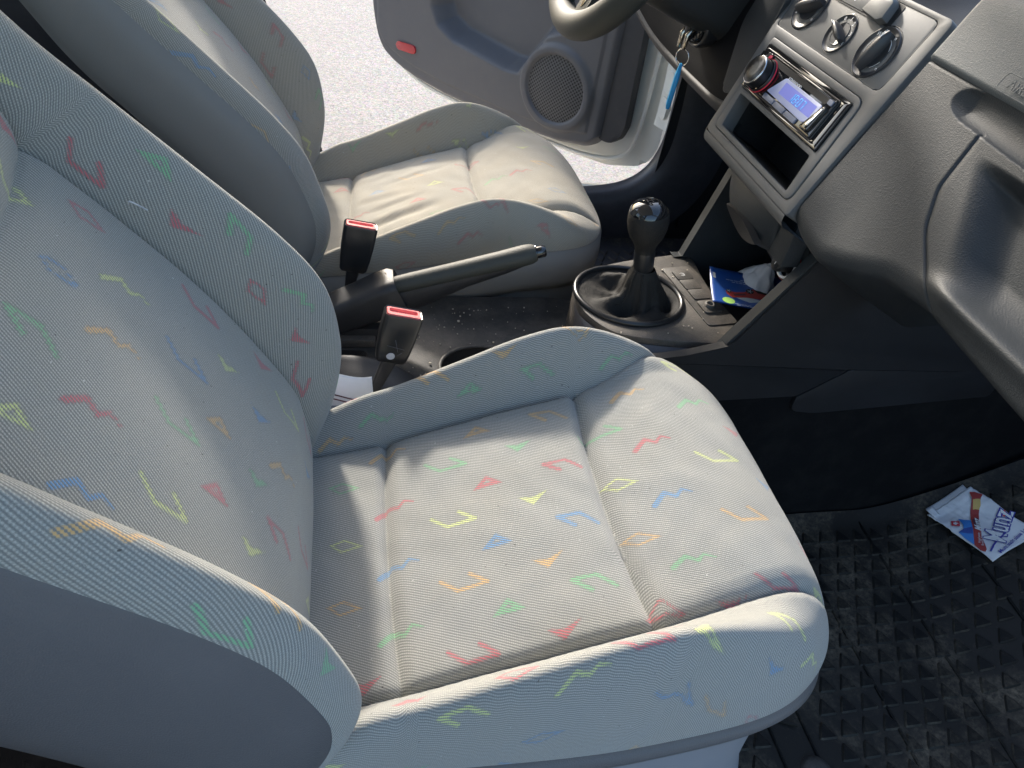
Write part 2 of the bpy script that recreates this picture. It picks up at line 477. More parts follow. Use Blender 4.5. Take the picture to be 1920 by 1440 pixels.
M['redglow'] = simple('red_key', (0.45, 0.03, 0.06), 0.25, emit=(0.6, 0.02, 0.05), estr=0.08)
M['spun'] = simple('spun_metal', (0.10, 0.10, 0.10), 0.3, 0.9)
M['keytop'] = simple('key_top', (0.18, 0.20, 0.27), 0.25)
M['paper_grey'] = simple('grey_paper', (0.42, 0.42, 0.44), 0.85, var=0.12, vscale=60)
for nm, c in dict(pr_blue=(.05, .22, .58), pr_navy=(.03, .07, .30), pr_red=(.34, .035, .03), pr_dark=(.10, .03, .05), pr_gold=(.62, .42, .13), pr_flag=(.60, .03, .05), pr_ink=(.05, .05, .30),
                  pr_card=(.015, .07, .30), pr_cyan=(.02, .20, .42), pr_orange=(.65, .33, .03), pr_lime=(.35, .62, .14), pr_glass=(.35, .45, .55), pr_pale=(.40, .48, .62)).items():
    M[nm] = simple('print_' + nm[3:], c, 0.38 if nm in ('pr_card', 'pr_cyan') else 0.55, var=0.12, vscale=50)
def mat_grille():
    m, nt, b = mat_new('speaker_mesh')
    uv = nd(nt, 'ShaderNodeUVMap'); uv.uv_map = 'UVMap'
    mp = nd(nt, 'ShaderNodeMapping'); mp.inputs['Rotation'].default_value = (0, 0, math.radians(45)); nt.links.new(uv.outputs[0], mp.inputs[0])
    sp = nd(nt, 'ShaderNodeSeparateXYZ'); nt.links.new(mp.outputs[0], sp.inputs[0])
    k = 2 * math.pi / .0078
    a = math_n(nt, 'SINE', math_n(nt, 'MULTIPLY', sp.outputs[0], k)); c = math_n(nt, 'SINE', math_n(nt, 'MULTIPLY', sp.outputs[1], k))
    f = ramp(nt, math_n(nt, 'ADD', math_n(nt, 'MULTIPLY', math_n(nt, 'ADD', a, c), 0.25), 0.5), [(0.50, 0.0), (0.60, 1.0)])
    nt.links.new(mixc(nt, f, (0.10, 0.097, 0.10), (0.006, 0.006, 0.006)), b.inputs['Base Color']); setv(b, 'Roughness', 0.5)
    bp = nd(nt, 'ShaderNodeBump'); setv(bp, 'Strength', 0.6); setv(bp, 'Distance', 0.001); bp.invert = True
    nt.links.new(f, bp.inputs['Height']); nt.links.new(bp.outputs[0], b.inputs['Normal'])
    return m
M['grille'] = mat_grille()
M['knee'] = plastic('knee_black', (0.008, 0.008, 0.009), 0.75, 1100, 0.3, spec=0.12)
M['kneestrip'] = plastic('knee_strip', (0.06, 0.057, 0.056), 0.6, 1100, 0.2, spec=0.2)
M['mat_edge'] = mat_rubber('rubber_mat_worn_edge', (0.026, 0.025, 0.023), 0.5, 11.0, (0.20, 0.165, 0.12), 0.48)
# ------------------------------------------------------------------ seat geometry (numpy, seat-local: y = 0 is the seat's centre line)
def arc_uv(V, v0_col):
    n, m_ = V.shape[:2]
    du = np.concatenate([np.zeros((1, m_)), np.cumsum(np.linalg.norm(np.diff(V, axis=0), axis=2), 0)], 0)
    dv = np.concatenate([np.zeros((n, 1)), np.cumsum(np.linalg.norm(np.diff(V, axis=1), axis=2), 1)], 1)
    du = np.repeat(du[:, v0_col:v0_col + 1], m_, 1)
    dv = dv - dv[:, v0_col:v0_col + 1]
    return du, dv

def lerp_tab(x, xs, ys): 
    # smooth table lookup (monotone-ish): cubic resample of the table first
    X = crom(np.array(xs, float), 200); Y = crom(np.array(ys, float), 200)
    return np.interp(x, X, Y)

CX = [-.50, -.42, -.353, -.25, -.136, -.07, -.02, .02, .06, .12]
CZ = [.275, .287, .303, .338, .377, .397, .402, .396, .378, .34]
def cushion_grid(nu, nv, wrinkle=0.0, zl=0.0):
    a = np.linspace(-1, 1, nv)[None, :]; b = np.linspace(0, 1, nu)[:, None]
    b0 = .42
    bf = np.clip((b - b0) / (1 - b0), 0, 1) + 0 * a
    A = a + 0 * b
    m_ = np.maximum(np.abs(A), bf); q = (np.abs(A) ** 4.5 + bf ** 4.5) ** (1 / 4.5)
    k = np.where(q > 1e-9, m_ / np.maximum(q, 1e-9), 1.0)
    a1 = A * k; b1 = bf * k
    sidew = a1 ** 2 / np.maximum(a1 ** 2 + b1 ** 2, 1e-9)
    mw = .64
    r0 = .84 * sidew + .78 * (1 - sidew)
    wv = np.clip((m_ - mw) / (1 - mw), 0, 1); th = wv * math.pi / 2
    rho = np.where(m_ < mw, m_ / mw * r0, r0 + (1 - r0) * np.sin(th))
    drop = np.where(m_ < mw, 0, 1 - np.cos(th))
    sc = np.where(m_ > 1e-9, rho / np.maximum(m_, 1e-9), 0)
    xm, xf, xr = -.25, .068, -.47
    x = np.where(b < b0, xr + (xm - xr) * (b / b0), xm + b1 * sc * (xf - xm))
    W = .200 + .017 * sstep(-.40, -.15, x)
    dy = a1 * sc * W
    ad = np.abs(dy)
    zc = lerp_tab(x, CX, CZ)
    # bolster: rises from the seam to a crest, fades out towards the front edge
    ys = .150 + np.where(dy > 0, .045, -.016) * sstep(-.14, .04, x)
    amp = .058 * sstep(-.50, -.36, x) + .012 * sstep(-.36, -.16, x)
    amp = amp * (1 - sstep(-.17, .03, x)) + .004
    t = np.clip((ad - .146) / (.048), 0, None)
    bol = np.where(t < 1, sstep(0, 1, t), 1 - .10 * (t - 1) ** 2)
    z = zc + amp * bol
    inside = 1 - sstep(ys - .02, ys, ad)
    # padded panels
    xa, xb = -.353 + .25 * dy ** 2, -.136 + .35 * dy ** 2 - .006
    pc = np.clip((x - xa) / (xb - xa), 0, 1)
    pf = np.clip((x - xb) / (.06 - xb), 0, 1)
    puff_c = (4 * pc * (1 - pc)) ** .6; puff_f = (4 * pf * (1 - pf)) ** .6
    cross = np.clip(1 - (ad / ys) ** 2, 0, 1) ** .5
    z = z + .010 * puff_c * cross + .008 * puff_f * cross * inside
    # seam creases
    dl = np.abs(ad - ys)
    crease = .0045 * np.exp(-(dl / .006) ** 2) + .0040 * np.exp(-(dl / .0022) ** 2)
    fade = 1 - sstep(.03, .062, x)
    z = z - crease * fade
    for xs in (xa, xb):
        d = np.abs(x - xs)
        z = z - (.0065 * np.exp(-(d / .0075) ** 2) + .003 * np.exp(-(d / .0022) ** 2)) * (ad < ys)
    if wrinkle:
        for c0, sl, x0, x1, wd, dp in ((-.082, .16, -.36, -.20, .011, 1.0), (-.030, .10, -.34, -.22, .008, .35), (.012, -.06, -.36, -.24, .010, .30), (.052, .14, -.30, -.17, .007, .25), (.085, .03, -.35, -.25, .012, .3), (-.115, .02, -.30, -.18, .008, .25)):
            dd_ = dy - c0 - sl * (x - x0)
            z = z - wrinkle * dp * np.exp(-(dd_ / wd) ** 2) * np.sin(np.clip((x - x0) / (x1 - x0), 0, 1) * math.pi) + wrinkle * .4 * dp * np.exp(-((dd_ - wd * 1.6) / wd) ** 2) * np.sin(np.clip((x - x0) / (x1 - x0), 0, 1) * math.pi)
    z = z + (.00035 * np.sin(x * 90 + 3 * np.sin(dy * 40)) * np.sin(dy * 75 + 2 * np.sin(x * 33)) + .0002 * np.sin(x * 160 + dy * 90)) * (1 - sstep(.12, .16, ad))
    # puckers along the seams
    z = z + .0003 * np.sin(x * 420) * np.exp(-((ad - ys) / .012) ** 2)
    zlow = .262 + zl + (.045 + zl * .6) * sstep(-.45, -.05, x)
    ztop = z
    z = z * (1 - drop) + zlow * drop
    # the wall bulges outward a little
    bul = np.sin(np.clip(wv, 0, 1) * math.pi) * .004
    V = np.stack([x + bul * (1 - sidew), dy + np.sign(dy) * bul * sidew, z], -1)
    V[..., 2] += .0007 * np.sin(x * 55 + dy * 31) * np.sin(dy * 47 - x * 21) * (1 - drop)
    reg = np.zeros(x.shape, int)                      # 0 rear, 1 centre, 2 front, 3 bolster +, 4 bolster -
    reg[(x > xa)] = 1; reg[(x > xb)] = 2
    reg[(dy > ys)] = 3; reg[(dy < -ys)] = 4
    reg[(m_ > .64) & (sidew < .5) & (x > .0) & (ad < ys)] = 2
    U, Vv = arc_uv(V, nv // 2)
    U = x * 1.05 + (1 - sidew) * (ztop - z)
    return V, np.stack([U, Vv], -1), reg

BS = [(-.434, .262), (-.430, .305), (-.436, .36), (-.447, .40), (-.490, .477), (-.530, .535), (-.578, .593), (-.618, .640), (-.648, .70), (-.685, .775), (-.720, .85), (-.755, .93)]
BC = [(-.442, .262), (-.416, .305), (-.400, .37), (-.398, .425), (-.413, .490), (-.452, .545), (-.520, .612), (-.575, .665), (-.626, .715), (-.675, .78), (-.715, .85), (-.752, .93)]
BCOL = [(0, 0, .003), (.06, 0, .003), (.11, 0, .001), (.137, 0, 0), (.150, 0.0, -.002), (.162, .38, 0), (.176, .82, 0), (.190, 1.0, 0), (.202, .99, -.004), (.210, .97, -.011), (.2140, .95, -.0195)]
BTH = [.30, .50, .78, .92, 1, 1, 1, 1, 1, 1, .95, .85]
def back_rows(nu):
    S = crom(np.array(BS), nu); Cc = crom(np.array(BC), nu); T = crom(np.array(BTH), nu)
    tan = np.gradient(S, axis=0); tan /= np.linalg.norm(tan, axis=1)[:, None]
    nor = np.stack([tan[:, 1], -tan[:, 0]], 1)                    # forward-facing normal in x-z
    return S, Cc, T, nor
def backrest_grid(nu, nv):
    S, Cc, T, nor = back_rows(nu)
    half = crom(np.array(BCOL), nv // 2 + 1)
    full = np.concatenate([half[:0:-1] * np.array([-1, 1, 1]), half], 0)
    dy, t, n = full[:, 0], np.clip(full[:, 1], 0, 1.02), full[:, 2]
    XZ = S[:, None, :] * (1 - t)[None, :, None] + Cc[:, None, :] * t[None, :, None] + nor[:, None, :] * n[None, :, None]
    XZ[..., 0] += .016 * np.exp(-((XZ[..., 1] - .37) / .07) ** 2) * sstep(-.15, -.19, dy)[None, :]
    DY = dy[None, :] + 0 * XZ[..., 0]
    ad = np.abs(DY)
    zr = XZ[..., 1]
    # upper (head side) panel seam across at the level where the shoulders begin
    arc = np.concatenate([[0], np.cumsum(np.linalg.norm(np.diff(S, axis=0), axis=1))])
    lev = np.interp(.632, S[:, 1], arc) + .9 * ad ** 2
    d = np.abs(arc[:, None] - lev)
    groove = (.007 * np.exp(-(d / .012) ** 2) + .003 * np.exp(-(d / .0024) ** 2)) * (ad < .15)
    dl = np.abs(ad - .150)
    groove = groove + .006 * np.exp(-(dl / .006) ** 2) + .0035 * np.exp(-(dl / .0022) ** 2)
    up = sstep(0.0, .05, arc[:, None] - lev) * .007 * (ad < .15) * np.clip(1 - (ad / .15) ** 2, 0, 1) ** .5
    off = up - groove
    V = np.stack([XZ[..., 0] + nor[:, None, 0] * off, DY, zr + nor[:, None, 1] * off], -1)
    reg = np.zeros(DY.shape, int)
    reg[arc[:, None] > lev] = 1
    reg[DY > .150] = 3; reg[DY < -.150] = 4
    U, Vv = arc_uv(V, nv // 2)
    return V, np.stack([-U, Vv], -1), reg
def backshell_grid(nu, th=1.0):
    S, Cc, T, nor = back_rows(nu)
    prof = [(.2130, .95, -.0186), (.2165, .94, -.024), (.2250, .90, -.045), (.2300, .8, -.080), (.2290, .6, -.12), (.215, .4, -.148), (.18, .2, -.165), (.10, 0, -.170), (0, 0, -.172)]
    half = crom(np.array(prof), 30)
    full = np.concatenate([half, half[-2::-1] * np.array([-1, 1, 1])], 0)
    dy, t, n = full[:, 0], full[:, 1], full[:, 2]
    nn = -.0186 + (n[None, :] + .0186) * T[:, None] * th
    XZ = S[:, None, :] * (1 - t)[None, :, None] + Cc[:, None, :] * t[None, :, None] + nor[:, None, :] * nn[..., None]
    XZ[..., 0] += .016 * np.exp(-((XZ[..., 1] - .37) / .07) ** 2) * sstep(-.15, -.19, dy)[None, :]
    return np.stack([XZ[..., 0], dy[None, :] + 0 * XZ[..., 0], XZ[..., 1]], -1)

# ------------------------------------------------------------------ woven motifs (mm, in the fabric's own axes)
RED, ORA, YEL, GRN, BLU = (.58, .10, .13), (.70, .42, .15), (.66, .72, .26), (.20, .50, .25), (.11, .30, .56)
MOT = {
    'U': ('line', [(-22, 7), (-6.5, -7), (22, -6.5), (6.5, 7)], 1.9, 2.0),
    'C': ('line', [(-4, -6.5), (-19, 8), (4, 7), (19.5, -8.5)], 2.4, 2.0),
    'Z': ('line', [(-21, -6.5), (-8, 5), (2, -2.5), (9, 4.5), (18.5, -.5)], 2.9, 1.1),
    'T': ('poly', [(-16, -5), (0, 9.5), (16, -4.5)], 2.7, 0),
    'V': ('fill', [(-15, 4), (-1, -9.5), (16.5, 5), (0, .3)], 0, 0),
    'D': ('poly', [(-17, 4), (0, 8), (19, -4), (-4, -8)], 1.55, 0),
}
def seg_dist(U, V, p, q):
    d = np.array(q, float) - np.array(p, float); L = d @ d
    t = np.clip(((U - p[0]) * d[0] + (V - p[1]) * d[1]) / L, 0, 1)
    return np.hypot(U - p[0] - t * d[0], V - p[1] - t * d[1]), t
def inside_poly(U, V, P):
    r = np.zeros(U.shape, bool); n = len(P)
    for i in range(n):
        (x0, y0), (x1, y1) = P[i], P[(i + 1) % n]
        if y0 == y1: continue
        c = ((y0 > V) != (y1 > V)) & (U < (x1 - x0) * (V - y0) / (y1 - y0) + x0)
        r ^= c
    return r
def stamp(col, uv, kind, c, u0, v0, rot=0.0, s=1.0, alpha=1.0):
    U = (uv[..., 0] - u0) * 1000 / s; V = (uv[..., 1] - v0) * 1000 / s
    near = (np.abs(U) < 32) & (np.abs(V) < 32)
    if not near.any(): return
    U, V = U[near], V[near]
    if rot:
        cr, sr = math.cos(rot), math.sin(rot); U, V = U * cr + V * sr, -U * sr + V * cr
    typ, P, w0, w1 = MOT[kind]
    soft = .9
    if typ == 'line':
        a = np.zeros(U.shape); n = len(P) - 1
        for i in range(n):
            d, t = seg_dist(U, V, P[i], P[i + 1]); f = (i + t) / n
            a = np.maximum(a, np.clip((w0 + (w1 - w0) * f - d) / soft + .5, 0, 1))
    else:
        ins = inside_poly(U, V, P); n = len(P)
        d = np.full(U.shape, 1e9)
        for i in range(n): d = np.minimum(d, seg_dist(U, V, P[i], P[(i + 1) % n])[0])
        sd = np.where(ins, d, -d)
        a = np.clip(sd / soft + .5, 0, 1)
        if typ == 'poly': a = a * np.clip((w0 * 1.6 - sd) / soft + .5, 0, 1)
    old = col[near]
    al = a * alpha
    keep = al > old[:, 3]
    old[keep, :3] = c; old[:, 3] = np.maximum(old[:, 3], al)
    col[near] = old
def motif_colors(uv, items, seed, alpha=1.0, fill=True, gap=.05):
    col = np.zeros(uv.shape[:2] + (4,), np.float32)
    pts = []
    for kind, c, u, v in items:
        stamp(col, uv, kind, c, u, v, alpha=alpha); pts.append((u, v))
    if fill:
        r = random.Random(seed)
        u0, u1 = uv[..., 0].min(), uv[..., 0].max(); v0, v1 = uv[..., 1].min(), uv[..., 1].max()
        cs = [RED, ORA, YEL, GRN, BLU]; ks = list('UCZTVD'); i = 0
        u = u0
        while u < u1:
            v = v0 + (i % 2) * .026
            while v < v1:
                p = (u + r.uniform(-.006, .006), v + r.uniform(-.006, .006))
                k, c = ks[r.randrange(6)], cs[r.randrange(5)]
                if all(math.hypot(p[0] - a, p[1] - b) > gap for a, b in pts):
                    stamp(col, uv, k, c, *p, alpha=alpha); pts.append(p)
                v += .052
            u += .034; i += 1
    return col
# fabric coordinates of the motifs (metres along / across the weave)
MOT_CUSHION_P = [('D', ORA, -0.1426, 0.2422), ('V', ORA, -0.2278, 0.2307), ('C', GRN, -0.1874, 0.1983), ('Z', GRN, -0.0889, 0.1887), ('C', ORA, -0.3120, 0.2204), ('T', GRN, -0.2662, 0.1944), ('Z', GRN, -0.3743, 0.1882), ('Z', ORA, -0.0866, 0.1291), ('C', ORA, -0.1809, 0.1221), ('T', ORA, -0.2625, 0.1216), ('V', GRN, -0.2225, 0.0860), ('Z', RED, -0.0836, 0.0430), ('U', GRN, -0.1318, 0.0784), ('U', YEL, -0.0238, 0.0122), ('C', RED, -0.1820, 0.0435), ('T', RED, -0.2625, 0.0426), ('V', YEL, -0.2201, 0.0101), ('C', BLU, -0.1827, -0.0285), ('D', YEL, -0.1315, 0.0020), ('Z', BLU, -0.0864, -0.0286), ('Z', ORA, -0.3633, 0.1266), ('U', GRN, -0.3028, 0.0837), ('Z', RED, -0.3597, 0.0470), ('U', YEL, -0.3028, 0.0084), ('T', BLU, -0.2643, -0.0320), ('V', ORA, -0.2203, -0.0659), ('D', ORA, -0.1308, -0.0660), ('U', ORA, -0.0246, -0.0615), ('Z', GRN, -0.0907, -0.1037), ('C', GRN, -0.1840, -0.1020), ('T', GRN, -0.2643, -0.1023), ('V', RED, -0.2198, -0.1360), ('U', RED, -0.3010, -0.1341), ('U', ORA, -0.3010, -0.0649), ('D', GRN, -0.4165, 0.0909), ('D', YEL, -0.4147, 0.0141), ('D', ORA, -0.4165, -0.0566), ('Z', BLU, -0.3597, -0.0266), ('D', RED, -0.1304, -0.1517), ('V', RED, -0.0701, -0.1546), ('U', RED, -0.0201, -0.1349), ('T', YEL, -0.1274, -0.2477), ('C', YEL, -0.0319, -0.1949), ('V', BLU, -0.0455, -0.2390), ('U', BLU, -0.1430, -0.3041), ('U', RED, -0.1818, -0.2411), ('Z', YEL, -0.2273, -0.2539), ('D', RED, -0.2790, -0.2243), ('V', RED, -0.3633, -0.2095), ('C', YEL, -0.3212, -0.2426), ('D', BLU, -0.2541, -0.3106), ('Z', GRN, -0.3615, -0.0961), ('V', RED, -0.3982, -0.1355), ('V', BLU, 0.0257, -0.0179), ('V', RED, 0.0191, 0.0543), ('Z', GRN, -0.0169, 0.0938)]
MOT_BACK_P = [('U', RED, -0.4164, 0.1798), ('V', RED, -0.3421, 0.1942), ('D', RED, -0.3907, 0.1129), ('T', GRN, -0.3907, 0.2199), ('C', GRN, -0.3170, 0.2254), ('D', BLU, -0.3907, 0.0330), ('Z', YEL, -0.3421, 0.0642), ('U', RED, -0.2775, 0.1156), ('D', RED, -0.2553, 0.1983), ('Z', GRN, -0.2262, 0.2269), ('C', GRN, -0.3887, -0.0330), ('Z', ORA, -0.3371, 0.0046), ('U', BLU, -0.2797, 0.0377), ('V', YEL, -0.2389, 0.0727), ('V', RED, -0.1932, 0.1227), ('U', RED, -0.1330, 0.1742), ('T', YEL, -0.3779, -0.1003), ('Z', RED, -0.3346, -0.0642), ('U', GRN, -0.2753, -0.0283), ('T', ORA, -0.2364, 0.0000), ('V', BLU, -0.1901, 0.0513), ('Z', BLU, -0.3220, -0.1249), ('U', YEL, -0.2709, -0.0967), ('T', RED, -0.2288, -0.0642), ('V', GRN, -0.1838, -0.0188), ('Z', ORA, -0.1470, 0.0141), ('C', RED, -0.1470, -0.0557), ('V', YEL, -0.1807, -0.0851), ('Z', ORA, -0.3570, -0.2438), ('C', ORA, -0.2665, -0.2553), ('U', GRN, -0.2930, -0.2801), ('V', GRN, -0.1932, -0.2600), ('V', RED, -0.4729, 0.1325), ('U', YEL, -0.4476, 0.0893), ('V', BLU, -0.0860, 0.0685), ('U', YEL, -0.1470, 0.0967)]
MOT_CUSHION_D = [('Z', RED, -0.0657, -0.0184), ('T', RED, -0.2525, -0.0347), ('Z', RED, -0.1808, -0.3012), ('T', RED, -0.0554, -0.2418), ('C', RED, -0.1710, -0.0327), ('Z', RED, -0.3560, -0.0246), ('D', RED, -0.2863, -0.2997), ('U', ORA, -0.2575, 0.0598), ('Z', ORA, -0.2139, -0.2683), ('T', BLU, -0.2199, 0.1120), ('V', YEL, -0.0445, 0.0796), ('Z', GRN, -0.1099, -0.0245)]
MOT_BACK_D = [('Z', RED, -0.3195, 0.0642), ('U', RED, -0.2485, 0.1786), ('V', RED, -0.1656, 0.1227), ('Z', BLU, -0.3823, -0.2620), ('V', RED, -0.3618, 0.1874), ('D', ORA, -0.2953, -0.2914)]
# ------------------------------------------------------------------ ground outside
def ground():
    bm = bmesh.new()
    for p in ((-40, -40), (40, -40), (40, 40), (-40, 40)): bm.verts.new((p[0], p[1], -.36))
    bm.faces.new(bm.verts[:])
    o = finish('asphalt_ground', bm, M['asphalt'], smooth=False); tag(o, kind='structure')
ground()

# ------------------------------------------------------------------ seats
def boundary(V):
    return np.concatenate([V[:, 0], V[-1, 1:], V[-2::-1, -1]], 0)
def inward(B, d):
    """offset the plan outline of an open boundary inwards by d"""
    T = np.gradient(B[:, :2], axis=0); T /= np.maximum(np.linalg.norm(T, axis=1)[:, None], 1e-9)
    for _ in range(6):
        T[1:-1] = (T[:-2] + T[1:-1] * 2 + T[2:]) / 4
    T /= np.maximum(np.linalg.norm(T, axis=1)[:, None], 1e-9)
    N = np.stack([-T[:, 1], T[:, 0]], 1)
    R = B.copy(); R[:, :2] += N * d
    return R

def make_seat(off, label, mots, mots_b, fab, fabb, vin, base, res, strip_h, alpha, seed, wrinkle=0.0, zl=0.0, th=1.0):
    root = thing('car_seat', label, 'car seat', (off[0] - .2, off[1], off[2] * 0), 'front seats')
    O = np.array(off)
    def region_masks(reg, ids):
        r = reg[:-1, :-1]
        return [(r == i) for i in ids]
    V, uv, reg = cushion_grid(int(.62 / res), int(.56 / res), wrinkle, zl)
    col = motif_colors(uv, mots, seed, alpha)
    names = ['cushion_rear_panel', 'cushion_center_panel', 'cushion_front_panel', 'cushion_bolster', 'cushion_bolster']
    for i, mk in enumerate(region_masks(reg, range(5))):
        grid_obj(names[i], V + O, fab, root, uv=uv, col=col, mask=mk)
    Bv, buv, breg = backrest_grid(int(.80 / res), int(.56 / res) // 2 * 2 + 1)
    bcol = motif_colors(buv, mots_b, seed + 5, alpha)
    names = ['backrest_center_panel', 'backrest_upper_panel', None, 'backrest_bolster', 'backrest_bolster']
    for i, mk in zip((0, 1, 3, 4), region_masks(breg, (0, 1, 3, 4))):
        grid_obj(names[i], Bv + O, fabb, root, uv=buv, col=bcol, mask=mk, flip=True)
    grid_obj('backrest_side_cover', backshell_grid(90, th) + O, vin, root)
    # vinyl strip under the cushion fabric, then the plastic seat base
    B = boundary(V)[::2]
    prof = [(.0005, -.000), (.0012, -.0015), (-.0030, -.0035), (-.0065, -strip_h * .45), (-.0050, -strip_h * .75), (.004, -strip_h), (.018, -strip_h - .004)]
    rows = []
    for d, dz in prof:
        r = inward(B, d); k = 1 + .5 * sstep(-.05, -.40, r[:, 0]); r[:, 2] = B[:, 2] + dz * k; rows.append(r)
    grid_obj('cushion_trim_strip', np.array(rows) + O, vin, root, flip=True)
    prof = [(.014, -strip_h * .9), (.016, -strip_h - .012), (.013, -strip_h - .03), (.013, -strip_h - .09), (.005, -.20), (-.012, -.262)]
    rows = []
    for d, dz in prof:
        r = inward(B, d); r[:, 2] = np.maximum(B[:, 2] + dz, .0 - off[2] + .012); rows.append(r)
    R = crom(np.array(rows), 24, 0)
    R[..., 2] = np.maximum(R[..., 2], .012 - off[2])
    grid_obj('seat_base', R + O, base, root, flip=True)
    return root
passenger = make_seat((0, -.378, 0), 'light grey patterned passenger seat nearest the camera, clean fabric', MOT_CUSHION_P, MOT_BACK_P,
                      M['fabric'], M['fabric_back'], M['vinyl'], M['base'], .0016, .024, .8, 3, .0)
driver = make_seat((-.03, .355, -.025), 'worn beige-stained driver seat behind the handbrake, beside the open door', MOT_CUSHION_D, MOT_BACK_D,
                   M['fabric_worn'], M['fabric_worn_back'], M['vinyl_warm'], M['base2'], .0024, .075, .6, 17, .0045, .035, .48)
# ------------------------------------------------------------------ car body and floor
def floor_z(x):
    """height of the cabin floor: flat, then the toe board rises"""
    return np.where(x > .46, .62 * (x - .46) ** 2 / (.16 + (x - .46)) * 1.05, 0.0)

def cabin_floor():
    xs = np.linspace(-1.2, 1.15, 120); ys = np.linspace(-.80, .80, 12)
    V = np.zeros((120, 12, 3)); V[..., 0] = xs[:, None]; V[..., 1] = ys[None]; V[..., 2] = floor_z(xs)[:, None] - .008
    o = grid_obj('cabin_floor', V, M['carpet'], flip=True); tag(o, kind='structure')
cabin_floor()

body = thing('parked_car', 'white painted body shell with dark sill trim around the open driver doorway', 'car', (.3, .8, 0))
def sweep_xz(path, prof, y0):
    """path: (k,2) x-z points, prof: (j,2) (outward-in-plane, y) -> grid"""
    P = np.array(path, float)
    T = np.gradient(P, axis=0); T /= np.linalg.norm(T, axis=1)[:, None]
    N = np.stack([-T[:, 1], T[:, 0]], 1)                 # points to the inside of the curve (up / rearwards)
    pr = np.array(prof, float)
    V = np.zeros((len(P), len(pr), 3))
    V[..., 0] = P[:, None, 0] + N[:, None, 0] * pr[None, :, 0]
    V[..., 2] = P[:, None, 1] + N[:, None, 1] * pr[None, :, 0]
    V[..., 1] = y0 + pr[None, :, 1]
    return V
# door opening trim: sill that curves up into the pillar
path = crom(np.array([(-.80, .120), (-.4, .122), (0, .125), (.16, .135), (.27, .155), (.335, .20), (.365, .27), (.368, .36), (.362, .46), (.355, .58), (.36, .75), (.40, .95)]), 90)
prof = crom(np.array([(-.115, -.042), (-.06, -.046), (-.01, -.038), (.018, -.022), (.026, .0), (.020, .022), (.0, .034), (-.03, .036)]), 28)
V = sweep_xz(path, prof, .735)
k = 41
grid_obj('sill_trim', V[:k + 1], M['sill'], body)
grid_obj('pillar_trim', V[k:], M['sill'], body)
# white painted shut face behind the trim
path2 = path.copy()
prof2 = crom(np.array([(.012, .030), (.0, .05), (-.004, .075), (.010, .10), (.012, .115), (-.02, .125), (-.10, .13)]), 24)
grid_obj('painted_shut_face', sweep_xz(path2, prof2, .735)[50:], M['carwhite'], body)
# hinge plates on the pillar
for zc, xc in ((.405, .350), (.345, .353)):
    bm = bmesh.new()
    T = place((xc - .004, .795, zc), (0, 1, 0), (0, 0, 1))
    a = rrect(.040, .048, .012); b = rrect(.028, .036, .008)
    add_prism(bm, a, -.006, .004, T, bevel=.002)
    h = finish('hinge_plate', bm, M['carwhite'], body, angle=40)
    bm = bmesh.new(); add_prism(bm, b, .0042, .0052, T, bevel=.0006); finish('hinge_pocket', bm, M['satin'], h, angle=40)
    bm = bmesh.new(); add_lathe(bm, [(0, .012), (.007, .012), (.009, .009), (.009, .004)], T, 16); finish('hinge_bolt', bm, M['steel'], h)
# footwell side wall on the driver side, front bulkhead
def quad_sheet(name, pts, mat, parent, n=20):
    p = np.array(pts, float).reshape(2, 2, 3)
    return patch(name, p, mat, parent, n, n)
quad_sheet('footwell_side', [(.33, .712, -.01), (.33, .712, .62), (1.10, .70, -.01), (1.10, .70, .62)], M['sideblack'], body)
quad_sheet('bulkhead', [(1.08, -.80, -.02), (1.08, .72, -.02), (1.0, -.80, .95), (1.0, .72, .95)], M['sideblack'], body)
quad_sheet('footwell_side', [(.55, -.79, -.01), (1.10, -.79, -.01), (.55, -.79, .62), (1.10, -.79, .62)], M['sideblack'], body)
# a raised dead-pedal outline on the dark side wall
bm = bmesh.new()
T = place((.47, .710, .17), (1, 0, 0), (0, 0, 1))
add_prism(bm, round_poly([(-.05, -.10), (.07, -.10), (.07, .10), (-.03, .10)], .03), 0, .006, T, bevel=.003)
finish('kick_panel_inset', bm, M['sideblack'], body, angle=40)
# roof, centre pillars and the closed load-bay sides (they give the cabin its shade)
def box_part(name, lo, hi, mat, parent, bevel=.02):
    bm = bmesh.new(); lo = Vector(lo); hi = Vector(hi)
    add_box(bm, (lo + hi) / 2, hi - lo, bevel=bevel); return finish(name, bm, mat, parent, angle=40)
box_part('roof', (-1.9, -.76, 1.36), (.0, .76, 1.40), M['carwhite'], body)
for s in (-1, 1):
    box_part('center_pillar', (-.86, s * .76 - .06, .08), (-.70, s * .76 + .06, 1.358), M['doordark'], body)
    box_part('rear_side_wall', (-1.9, s * .80 - .03, .05), (-.862, s * .80 + .03, .72), M['doordark'], body)
box_part('rear_bench_back', (-1.32, -.70, .0), (-1.22, .70, .62), M['carpet'], body, bevel=.03)
box_part('outer_sill', (-.9, .87, -.12), (.46, .93, .09), M['carwhite'], body)
pp_ = [(.52, .99 * .80, .62), (.30, .76, 1.22)]
for s in (-1, 1):
    bm = bmesh.new(); add_tube(bm, [(.98, s * .78, .80), (.55, s * .77, 1.06), (-.02, s * .73, 1.38)], .05, 12); finish('front_pillar', bm, M['doordark'], body)
